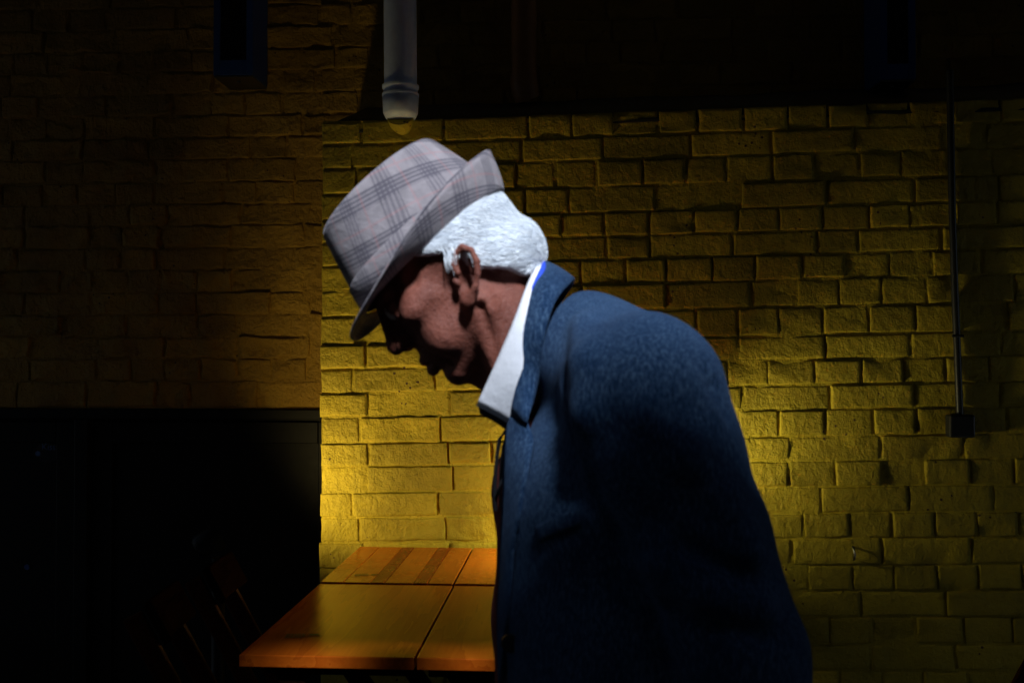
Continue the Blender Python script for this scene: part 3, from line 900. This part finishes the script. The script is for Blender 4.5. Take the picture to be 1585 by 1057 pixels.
hd = Field((-135, -95, -235), (152, 95, 80), 2.0)
hd.add(hd.ell((8, 0, 22), (90, 72, 78)))
hd.add(hd.ell((-24, 0, -24), (54, 62, 52)), 14)
hd.add(hd.ell((62, 0, -22), (50, 63, 72)), 18)
for s in (-1, 1):
    hd.add(hd.cap((28, s*52, -62), (96, s*16, -88), 17, 14), 16)                  # jaw
    hd.add(hd.ell((76, s*50, -8), (26, 19, 17)), 14)                              # cheek bone
    hd.add(hd.cap((106, s*6, 34), (96, s*40, 31), 8, 8), 9)                       # brow
    hd.add(hd.ell((80, s*42, -48), (24, 18, 26)), 12)                             # cheek
hd.add(hd.ell((104, 0, -89), (15, 22, 17)), 9)                                    # chin
hd.add(hd.ell((96, 0, -50), (26, 34, 28)), 10)                                    # mouth mound
for s in (-1, 1): hd.sub(hd.ell((119, s*33, 13), (15, 16, 11)), 8)            # eye sockets
hd.add(hd.ell((104, 0, 30), (12, 20, 12)), 8)                                     # brow between the eyes
hd.add(hd.ell((104, 0, -8), (18, 17, 34)), 8)                                     # root of the nose
hd.add(hd.cap((106, 0, 22), (118, 0, -16), 10, 13), 6)
hd.add(hd.cap((113, 0, 28), (131, 0, -8), 8.5, 9.5), 6)                             # nose bridge
hd.add(hd.ell((133, 0, -14), (11, 10.5, 11)), 5)                                  # tip
for s in (-1, 1):
    hd.add(hd.ell((123, s*12, -21), (11, 7.5, 8.5)), 4)                           # alae
    hd.add(hd.cap((122, 0, -51), (107, s*22, -57), 6.0, 3.2), 4)                  # upper lip
    hd.add(hd.cap((122.5, 0, -66), (106, s*21, -60), 6.5, 3.2), 4)                # lower lip
    hd.sub(hd.cap((134, 0, -58.6), (107, s*19, -58.4), 3.4, 1.6), 2.0)            # open mouth
    hd.sub(hd.ell((126, s*7, -28), (6, 3.4, 5)), 2)                               # nostrils
    hd.add(hd.ell((100, s*30, 14), (12, 13, 12)), 3)                              # lids over the eyes
    hd.sub(hd.cap((113, s*29, 10), (110, s*42, 10), 1.4, .8), 2)                  # lid slit
    hd.add(hd.cap((110, s*20, 1), (101, s*40, 2), 3.2, 2.6), 4)                   # bag under the eye
    hd.sub(hd.cap((121, s*20, -24), (97, s*33, -62), 1.6, 1.6), 6)                # nasolabial fold
    hd.sub(hd.cap((104, s*25, -62), (96, s*25, -82), 1.4, 1.2), 6)                # marionette line
    hd.sub(hd.ell((62, s*74, -40), (18, 10, 18)), 14)                             # hollow of the cheek
    hd.sub(hd.cap((60, s*62, 20), (36, s*68, 28), 6, 6), 12)                      # temple
def h3(px, py, l=0): f, u = hp(px, py); return (f, l, u)
hd.add(hd.cap(h3(752, 455), h3(838, 568), 58, 56), 14)                            # neck
hd.add(hd.cap(h3(752, 545), h3(806, 612), 26, 28), 16)                            # throat
hd.add(hd.cap(h3(728, 580), h3(752, 590), 9, 12), 8)                            # slack skin under the chin
for s in (-1, 1):
    hd.add(hd.cap(h3(752, 470, s*56), h3(800, 620, s*30), 13, 16), 16)            # neck muscle
    hd.sub(hd.cap(h3(752, 480, s*66), h3(775, 560, s*60), 3, 3), 14)
# ears
E1 = np.array((-.61, .79)); E2 = np.array((-.79, -.61)); EC = np.array((13.0, -25.0))
def ear_pt(e2, e1, s, dl=0.0):
    e1 *= .92; e2 *= .92
    q = EC + E1*e1 + E2*e2
    return (q[0], s*(77 + .34*e2 + dl), q[1])
for s in (-1, 1):
    axes = np.array([(E2[0], s*.32, E2[1]), (-E2[0]*.32, s*.95, -E2[1]*.32), (E1[0], 0, E1[1])], float)
    axes /= np.linalg.norm(axes, axis=1)[:, None]
    hd.add(hd.ell(ear_pt(2, 2, s, -3), (15, 4.2, 29), axes), 3)
    hd.sub(hd.ell(ear_pt(-2, -4, s, 2), (12, 18, 16), axes), 2)
    hd.sub(hd.ell(ear_pt(1, 14, s, 3), (10.5, 14, 15), axes), 2)
    rim = [(-9, 4), (-13, 14), (-9, 27), (1, 34), (12, 29), (17, 15), (16, -1), (11, -15), (4, -25)]
    for a, b in zip(rim[:-1], rim[1:]): hd.add(hd.cap(ear_pt(*a, s, 2), ear_pt(*b, s, 2), 3.9, 3.9), 1.6)
    hd.add(hd.ell(ear_pt(-2, -29, s, 0), (9, 5.5, 10), axes), 4)
    hd.add(hd.cap(ear_pt(7, 20, s, -5), ear_pt(9, 0, s, -5), 2.4, 2.4), 2.5)
    hd.add(hd.ell(ear_pt(-12, -7, s, 0), (4.5, 4.5, 6.5)), 3)
hd.F = hd.F + hd.wob(.5, .22, 3)
hv, hf = hd.mesh(); hv = head_to_world(hv); hf = hf[:, ::-1]     # the head frame is left-handed

# jacket ------------------------------------------------------------
def W3(px, py, lat=0.0):
    q = P(px, py, Y0+lat); return (q.x, q.y, q.z)
def pm(n): return n*s_px
j0, j1 = S(730, 400), S(1310, 1460)
jk = Field((j0.x, Y0-.36, j1.z), (j1.x, Y0+.36, j0.z), .0055)
def torso(a, b, ra, rb, ys): return jk.cap((S(*a).x, Y0, S(*a).z), (S(*b).x, Y0, S(*b).z), pm(ra), pm(rb), ys, Y0)
jk.add(torso((905, 545), (975, 625), 86, 138, .80))
jk.add(torso((975, 625), (968, 780), 138, 178, .74), .03)
jk.add(torso((968, 780), (968, 960), 178, 186, .74), .03)
jk.add(torso((968, 960), (985, 1230), 186, 186, .76), .03)
jk.add(torso((985, 1230), (985, 1400), 182, 190, .78), .03)
for s in (-1, 1):
    jk.add(jk.cap((S(925, 548).x, Y0+s*.05, S(925, 548).z), (S(978, 592).x, Y0+s*.150, S(978, 592).z), .060, .060), .045)
LAT = -.172
arm = [(1008, 614, 114), (1034, 705, 116), (1074, 830, 116), (1135, 1010, 104), (1166, 1150, 84)]
def arm_pts(lat, dx=0.0):
    k = (Y0+lat)/Y0 if lat < 0 else 1.0
    src = LAT if lat < 0 else LAT
    out = []
    for px, py, r in arm:
        q = P(px, py, Y0+LAT); out.append(((q.x+dx, Y0+lat, q.z), r*s_px*(Y0+LAT)/Y0))
    return out
for lat in (LAT, .205):
    ap = arm_pts(lat, 0.0 if lat < 0 else -.05)
    for (a, ra), (b, rb) in zip(ap[:-1], ap[1:]): jk.add(jk.cap(a, b, ra, rb), .045 if a[2] > 1.25 else .012)
jk.F = jk.F + jk.wob(.0035, 26, 21, (1, .7, .7)) + jk.wob(.0016, 60, 22, (1.3, .8, .5))
# folds: grooves and ridges in the cloth
def groove(pts, lat, r, k, depth=0.0):
    w = [W3(x, y, lat) for x, y in pts]
    for a, b in zip(w[:-1], w[1:]): jk.sub(jk.cap(a, b, r, r), k)
def surf_lat(px, py):
    # lateral position of the near surface under a pixel, by marching the field
    d = ray(px, py)
    for yy in np.arange(Y0-.35, Y0+.1, .003):
        q = P(px, py, yy)
        i = [int(round((c-l)/jk.h)) for c, l in zip(q, jk.lo)]
        if all(0 <= a < n for a, n in zip(i, jk.F.shape)) and jk.F[tuple(i)] < 0: return yy-Y0
    return None
def crease(pts, r, k, inset, ridge=False):
    w = []
    for x, y in pts:
        l = surf_lat(x, y)
        if l is None: continue
        w.append(W3(x, y, l + inset))
    for a, b in zip(w[:-1], w[1:]):
        D = jk.cap(a, b, r, r)
        (jk.add if ridge else jk.sub)(D, k)
crease([(1085, 560), (1105, 600), (1128, 645)], .003, .012, -.001)
crease([(868, 590), (880, 650), (893, 700)], .004, .020, -.002)
crease([(905, 500), (907, 560), (908, 640), (915, 700)], .006, .03, .004, True)
crease([(1000, 640), (1060, 700), (1120, 770), (1160, 850)], .007, .03, .003, True)
crease([(1010, 800), (1070, 850), (1150, 890)], .002, .018, -.003)
crease([(1020, 880), (1090, 920), (1180, 935)], .006, .025, .003, True)
crease([(1040, 945), (1100, 965), (1190, 985)], .002, .018, -.003)
crease([(890, 690), (917, 754), (949, 823), (986, 910), (1011, 959), (1029, 1021), (1040, 1056)], .005, .014, -.005)
# neck hole
jk.sub(jk.cap((S(800, 450).x, Y0, S(800, 450).z), (S(870, 560).x, Y0, S(870, 560).z), .066, .060), .006)
# open front: wedge between the lapels
jk.sub(jk.cap((S(760, 640).x, Y0, S(760, 640).z), (S(742, 1000).x, Y0, S(742, 1000).z), .048, .045), .012)
jv, jf = jk.mesh()
jacket = mesh_obj('jacket', jv, jf, M['wool'], man, True)
BVH = BVHTree.FromPolygons([Vector(v) for v in jv.tolist()], [tuple(int(i) for i in q) for q in jf])
def drape(px, py, off=.006, fallback=-.06):
    d = ray(px, py).normalized()
    hit, n, _, dist = BVH.ray_cast(CAM, d)
    if hit is None or hit.y > Y0+.02: return P(px, py, Y0+fallback) - d*off
    return hit - d*off
def ribbon(name, inner, outer, n, m, mat, parent, bulge=.004, thick=.004, mirror=True):
    """inner / outer: lists of world points; surface between them, bulging towards the near side."""
    a = catmull([tuple(p) for p in inner], n); b = catmull([tuple(p) for p in outer], n)
    vs, fs = [], []
    for i in range(n):
        for j in range(m):
            t = j/(m-1); q = a[i]*(1-t)+b[i]*t
            q = q + np.array((0, -1, .3))*bulge*4*t*(1-t); vs.append(q)
    for i in range(n-1):
        for j in range(m-1): fs.append((i*m+j, (i+1)*m+j, (i+1)*m+j+1, i*m+j+1))
    outs = []
    for sgn in ((1, -1) if mirror else (1,)):
        vv = [(q[0], q[1] if sgn > 0 else 2*Y0-q[1], q[2]) for q in vs]
        ff = fs if sgn > 0 else [tuple(reversed(q)) for q in fs]
        o = mesh_obj(name, vv, ff, mat, parent, True)
        sm = o.modifiers.new('s', 'SOLIDIFY'); sm.thickness = thick; sm.offset = 0
        outs.append(o)
    return outs
# collar and lapels
ci = [P(843, 406, Y0), P(834, 420, Y0-.038), P(822, 442, Y0-.058), P(807, 500, Y0-.072), P(798, 560, Y0-.070), P(792, 645, Y0-.056)]
co = [P(888, 433, Y0), P(884, 437, Y0-.045), P(859, 468, Y0-.082)] + [drape(q[0], q[1], .007, -.08) for q in ((842, 525), (832, 590), (816, 655))]
ribbon('collar', ci, co, 26, 8, M['wool'], jacket, .006, .005)
li = [P(792, 645, Y0-.056), P(784, 670, Y0-.052), P(781, 720, Y0-.052), P(780, 775, Y0-.054), P(775, 880, Y0-.056), P(772, 965, Y0-.058), P(775, 1075, Y0-.06)]
lo_ = [drape(q[0], q[1], .008, -.07) for q in ((816, 655), (826, 682), (820, 715), (813, 748), (803, 804), (796, 850), (790, 930))]
ribbon('lapel', li, lo_, 34, 8, M['wool'], jacket, .007, .005)
# breast pocket welt
wi = [drape(x, y, .003) for x, y in ((829, 815), (850, 804), (872, 795), (893, 788))]
wo = [drape(x, y, .003) for x, y in ((835, 838), (856, 829), (877, 821), (897, 814))]
ribbon('pocket_welt', wi, wo, 14, 5, M['wool'], jacket, .002, .004, mirror=False)
for z in (.98, .86):
    q = drape(790, 554 + (1.32-z)*F_PX/Y0, .008, -.07)
    tube('button', [q, q + Vector((0, -.004, 0))], .010, M['spectacle'], jacket, 14)

# shirt, knitted waistcoat ------------------------------------------
sf = Field((S(750, 500).x, Y0-.12, S(900, 1450).z), (S(930, 500).x, Y0+.12, S(800, 560).z), .005)
def sh_(a, b, ra, rb, ys): return sf.cap((S(*a).x, Y0, S(*a).z), (S(*b).x, Y0, S(*b).z), pm(ra), pm(rb), ys, Y0)
sf.add(sh_((872, 670), (868, 760), 78, 100, 1.7)); sf.add(sh_((868, 760), (868, 960), 100, 100, 1.7), .02); sf.add(sh_((868, 960), (875, 1420), 100, 105, 1.7), .02)
sf.F = sf.F + sf.wob(.0015, 60, 31)
v_, f_ = sf.mesh()
mesh_obj('waistcoat', v_, f_, M['knit'], man, True)
shirt_i = [P(836, 412, Y0), P(829, 420, Y0-.036), P(815, 450, Y0-.060), P(796, 500, Y0-.072), P(769, 562, Y0-.066), P(739, 627, Y0-.045)]
shirt_o = [P(846, 412, Y0), P(840, 424, Y0-.040), P(828, 455, Y0-.064), P(818, 510, Y0-.076), P(812, 590, Y0-.072), P(793, 657, Y0-.050)]
sc_ = ribbon('shirt_collar', shirt_i, shirt_o, 30, 8, M['cotton'], man, .004, .006)
band_i = [P(841, 404, Y0+.0), P(838, 412, Y0-.036), P(827, 438, Y0-.0605), P(814, 470, Y0-.068)]
band_o = [P(846, 410, Y0), P(843, 420, Y0-.040), P(833, 442, Y0-.0625), P(820, 476, Y0-.0705)]
ribbon('collar_lining', [p - Vector((0, .002, 0)) for p in band_i], [p - Vector((0, .002, 0)) for p in band_o], 14, 4, M['lining'], man, .001, .003)
under_i = [P(741, 628, Y0-.040), P(765, 640, Y0-.043), P(790, 655, Y0-.046)]
under_o = [P(744, 640, Y0-.034), P(766, 652, Y0-.036), P(790, 668, Y0-.040)]
ribbon('collar_underside_shade', under_i, under_o, 8, 4, M['trousers'], man, .0, .003)  # charcoal strip paints in the shade under the white collar

# trousers and shoes (below the picture) ------------------------------
hipx = S(985, 1163).x
tr = Field((hipx-.55, Y0-.24, .03), (hipx+.55, Y0+.24, .98), .010)
tr.add(tr.cap((hipx, Y0, .90), (hipx, Y0, .84), .13, .14, .8, Y0))
legs = {-1: ((hipx-.02, .84), (hipx-.16, .47), (hipx-.22, .09)), 1: ((hipx+.01, .84), (hipx+.04, .47), (hipx+.30, .12))}
for s, (a, b, c) in legs.items():
    y = Y0+s*.09
    tr.add(tr.cap((a[0], y, a[1]), (b[0], y, b[1]), .095, .072), .04)
    tr.add(tr.cap((b[0], y, b[1]), (c[0], y, c[1]), .072, .058), .03)
tr.F = tr.F + tr.wob(.004, 30, 41)
v_, f_ = tr.mesh(); mesh_obj('trousers', v_, f_, M['trousers'], man, True)
for s, (a, b, c) in legs.items():
    y = Y0+s*.09; x = c[0]; lift = 0.0 if s < 0 else .03
    fo = Field((x-.24, y-.07, lift-.01), (x+.10, y+.07, .16+lift), .006)
    fo.add(fo.cap((x+.02, y, .045+lift), (x-.17, y, .035+lift), .044, .036)); fo.add(fo.cap((x, y, .06+lift), (x-.02, y, .12+lift), .045, .042), .03)
    fo.sub(fo.ell((x-.07, y, lift-.5), (5, 5, .502)))
    v_, f_ = fo.mesh(); mesh_obj('shoe', v_, f_, M['leather'], man, True)

# body: head, neck, hands in one mesh ----------------------------------
for s, lat in ((-1, LAT), (1, .205)):
    ap = arm_pts(lat, 0.0 if lat < 0 else -.05); w = Vector(ap[-1][0]); pv = Vector(ap[-2][0])
    d = (w - pv).normalized(); side = Vector((-d.z, 0, d.x)); side = side if side.x < 0 else -side   # thumb side, forwards
    hb = Field((w.x-.10, w.y-.07, w.z-.22), (w.x+.16, w.y+.07, w.z+.05), .004)
    k0 = w - d*.02; k1 = w + d*.03
    hb.add(hb.cap(k0, k1, .027, .026))
    pc = w + d*.075; inw = Vector((0, -s, 0))
    hb.add(hb.cap(w+d*.045+side*.012, w+d*.105+side*.024, .019, .015), .01)
    hb.add(hb.cap(w+d*.045-side*.012, w+d*.100-side*.024, .019, .014), .015)
    for off, ln in ((.030, .070), (.010, .078), (-.011, .072), (-.030, .056)):
        b0 = w+d*.100+side*off; b1 = b0+d*ln*.5+inw*.006; b2 = b1+d*ln*.3+inw*.018; b3 = b2+d*ln*.1+inw*.02
        hb.add(hb.cap(b0, b1, .0092, .0088), .004); hb.add(hb.cap(b1, b2, .0088, .0082), .003); hb.add(hb.cap(b2, b3, .0082, .007), .003)
    t0 = w+d*.045+side*.026; t1 = t0+d*.03+side*.018+inw*.008; t2 = t1+d*.032+side*.002+inw*.01
    hb.add(hb.cap(t0, t1, .013, .011), .008); hb.add(hb.cap(t1, t2, .0105, .0085), .003)
    v_, f_ = hb.mesh(); mesh_obj('hand', v_, f_, M['skin'], man, True)
body = mesh_obj('body', hv, hf, M['skin'], man, True)
for s in (-1, 1):
    c = HW(101.5, s*30, 13)
    vs, fs = [], []
    for i in range(9):
        th = math.pi*i/8
        for k in range(12):
            ph = 2*math.pi*k/12; vs.append(c + Vector((math.sin(th)*math.cos(ph), math.sin(th)*math.sin(ph), math.cos(th)))*.0118)
    for i in range(8):
        for k in range(12): fs.append((i*12+k, i*12+(k+1) % 12, (i+1)*12+(k+1) % 12, (i+1)*12+k))
    mesh_obj('eye', vs, fs, M['eye'], man, True)

# hair -----------------------------------------------------------------
hr = Field((-112, -98, -108), (60, 98, 60), 2.2)
hr.add(hr.ell((4, 0, 20), (89, 79, 80)))
hr.add(hr.ell((-27, 0, -32), (59, 72, 48)), 12)
pl = (-.817, .577)
D = -((hr.X+5)*pl[0] + (hr.Z+22)*pl[1]) + hr.wob(3.0, .16, 51)
hr.F = np.maximum(hr.F, D*.9)
for s in (-1, 1):
    hr.sub(hr.ell((16, s*82, -24), (22, 22, 30)), 6)                              # clear of the ear
hr.F = np.maximum(hr.F, hr.X - 2 - np.clip((hr.Z-6)*1.4, 0, 40) + hr.wob(1.5, .2, 52))                          # sideburn edge
hr.F = hr.F + hr.wob(.9, .10, 53, (.4, 1, 1))
v_, f_ = hr.mesh(); hwv = head_to_world(v_); f_ = f_[:, ::-1]
hair = mesh_obj('hair', hwv, f_, M['hair_under'], man, True)
# strands over the shell
hb_ = BVHTree.FromPolygons([Vector(v) for v in hwv.tolist()], [tuple(int(i) for i in q) for q in f_])
sv, sfc = [], []
pick = rng.choice(len(hwv), 14000)
comb = HW(-60, 0, -48) - HW(0, 0, 0); comb.normalize()
for i in pick:
    p = Vector(hwv[i]); L = random.uniform(.026, .058); n = 5
    loc, nr, _, _ = hb_.find_nearest(p)
    if nr.y > .5: continue
    d = (comb + Vector((random.gauss(0, .20), random.gauss(0, .18), random.gauss(0, .18)))).normalized()
    pts = []
    for k in range(n):
        pts.append(p + nr*(.0006+.0024*(k/(n-1))**1.5*random.uniform(.0, 1.4)))
        p = p + d*(L/n)
        loc, nr2, _, _ = hb_.find_nearest(p)
        if loc is None: break
        if (p-loc).length < .02: p = loc; nr = nr2
        d = (d - nr*d.dot(nr)*.8 + Vector((0, 0, -.03))).normalized()
    if len(pts) < n: continue
    v, f = tube_data(pts, [.00040, .00045, .0004, .0003, .0001], 3, False)
    o = len(sv); sv += v; sfc += [tuple(a+o for a in q) for q in f]
# sideburn and nape locks
for (x0, y0), (x1, y1), cnt, lat in (((690, 384), (699, 426), 14, -.0745), ((700, 382), (703, 410), 14, -.0755), ((832, 408), (826, 430), 50, -.03), ((822, 412), (815, 426), 40, -.045)):
    for _ in range(cnt):
        j = random.gauss(0, 3.2); e = random.uniform(.6, 1.05)
        pts = [P(x0+j+(x1-x0)*t*e+random.gauss(0, .6), y0+random.gauss(0, 2)*(t < .1)+(y1-y0)*t*e, Y0+lat-.004+random.gauss(0, .0012)) for t in (0, .33, .66, 1)]
        v, f = tube_data(pts, [.0006, .0006, .0005, .0001], 3, False)
        o = len(sv); sv += v; sfc += [tuple(a+o for a in q) for q in f]
strands = mesh_obj('strands', sv, sfc, M['hair'], hair, True); strands['kind'] = 'stuff'

# hat ------------------------------------------------------------------
HC = S(671, 388)
ang = math.atan2(.667, .745)
A_ = Vector((math.cos(ang), 0, math.sin(ang))); N_ = Vector((-math.sin(ang), 0, math.cos(ang)))
def hat_pt(a, l, n): return HC + A_*(a*MM) + N_*(n*MM) + Vector((0, l*MM, 0))
hat = empty('hat', HC); set_parent(hat, man)
hat['label'] = 'grey checked tweed trilby with turned-up back brim'
NT_ = 96
def uv_set(o, uvs):
    uvl = o.data.uv_layers.new(name='UVMap')
    for lp in o.data.loops: uvl.data[lp.index].uv = uvs[lp.vertex_index]
def ring_mesh(name, rows, uvrows, mat, thick, close_top=False):
    vs, fs, uvs = [], [], []
    n = len(rows[0])
    for r_, u_ in zip(rows, uvrows): vs += r_; uvs += u_
    for i in range(len(rows)-1):
        for k in range(n-1): fs.append((i*n+k, i*n+k+1, (i+1)*n+k+1, (i+1)*n+k))
    o = mesh_obj(name, vs, fs, mat, hat, True)
    uv_set(o, uvs)
    if thick:
        sm = o.modifiers.new('s', 'SOLIDIFY'); sm.thickness = thick; sm.offset = 0
    return o
def top_n(a): return 105 - 4*(a/84)**2
rows, uvr = [], []
TH = [2*math.pi*k/NT_ for k in range(NT_+1)]
ts = [0, .08, .2, .35, .5, .65, .8, .9, .96, 1.0]
for t in ts:
    row, uvw = [], []
    for th in TH:
        c, s_ = math.cos(th), math.sin(th)
        sh_c = abs(c)**.92*math.copysign(1, c); sh_s = abs(s_)**.92*math.copysign(1, s_)
        La = 110 + (87-110)*t**1.05; Lb = 79 + (58-79)*t**1.2
        bul = 2.0*math.sin(math.pi*t)
        a = (La+bul*.6)*sh_c; l = (Lb+bul)*sh_s
        aa = 84*sh_c
        n = t*top_n(aa) + 1.5*math.sin(5*th+1)*t*(1-t)*2
        if t > .97: a *= .99; l *= .98
        row.append(hat_pt(a, l, n)); uvw.append((th*.098, n*MM))
    rows.append(row); uvr.append(uvw)
for t in (.93, .8, .62, .42, .2, .03):
    row, uvw = [], []
    for th in TH:
        c, s_ = math.cos(th), math.sin(th)
        a, l = 87*.98*c*t, 58*.96*s_*t
        n = top_n(84*c*t) + 3*(1-t)**.5*0 - 26*math.exp(-(l/24)**2)*(1-(t**4)*.9)
        row.append(hat_pt(a, l, n)); uvw.append((a*MM, l*MM))
    rows.append(row); uvr.append(uvw)
ring_mesh('crown', rows, uvr, M['plaid'], .0025)
# hat band of the same cloth
rows, uvr = [], []
for n_, dr in ((2, 1.6), (3, 3.0), (16, 3.4), (29, 3.0), (30.5, 1.4)):
    t = n_/110.0; row, uvw = [], []
    for th in TH:
        c, s_ = math.cos(th), math.sin(th)
        sh_c = abs(c)**.92*math.copysign(1, c); sh_s = abs(s_)**.92*math.copysign(1, s_)
        La = 110 + (87-110)*t**1.05; Lb = 79 + (58-79)*t**1.2; bul = 2.0*math.sin(math.pi*t)
        row.append(hat_pt((La+bul*.6+dr)*sh_c, (Lb+bul+dr)*sh_s, n_)); uvw.append((th*.098+.02, n_*MM+.03))
    rows.append(row); uvr.append(uvw)
ring_mesh('hat_band', rows, uvr, M['plaid'], .0)
# brim
rows, uvr = [], []
for i in range(9):
    q = i/8; row, uvw = [], []
    for th in TH:
        c, s_ = math.cos(th), math.sin(th)
        front, back = max(0, -c), max(0, c)
        over = 34*front**2 + 20*back**2 + 23*s_**2
        lift = (13 + 29*c + 3*s_**2)
        wv = 1.2*math.sin(4*th+.6)*q
        curl = q**1.5 if lift > 0 else q**1.7
        a = (110+over*q)*c; l = (79+over*q)*s_
        n = -3*(1-q) + lift*curl + wv
        row.append(hat_pt(a, l, n)); uvw.append((th*.11+.045, q*.05+.012))
    rows.append(row); uvr.append(uvw)
ring_mesh('brim', rows, uvr, M['plaid'], .0022)
edge_pts = rows[-1]
v, f = tube_data(edge_pts, .0014, 6, False)
o = mesh_obj('brim_edge', v, f, M['plaid'], hat, True); uv_set(o, [(k*.0005, .03) for k in range(len(v))])

# eyeglasses hung on the chest -----------------------------------------
yg = Y0-.035
gl = empty('eyeglasses', P(775, 720, yg)); tag(gl, 'dark folded eyeglasses hanging at the front of the shirt', 'eyeglasses')
tube('temple', [P(x, y, yg) for x, y in ((790, 664), (781, 668), (774, 678), (770, 700), (767, 730), (766, 765), (767, 790))], .0024, M['spectacle'], gl, 8)
tube('temple', [P(x, y, yg+.012) for x, y in ((792, 668), (784, 676), (779, 690), (776, 720), (774, 755), (776, 785))], .0020, M['spectacle'], gl, 8)
for k, dy in enumerate((0, .03)):
    c = P(778, 745, yg+.004+dy)
    tube('rim', [c + Vector((.008*math.sin(a)*.8-.001, .018*math.cos(a), .017*math.sin(a))) for a in np.linspace(0, 2*math.pi, 21)], .0016, M['spectacle'], gl, 6)
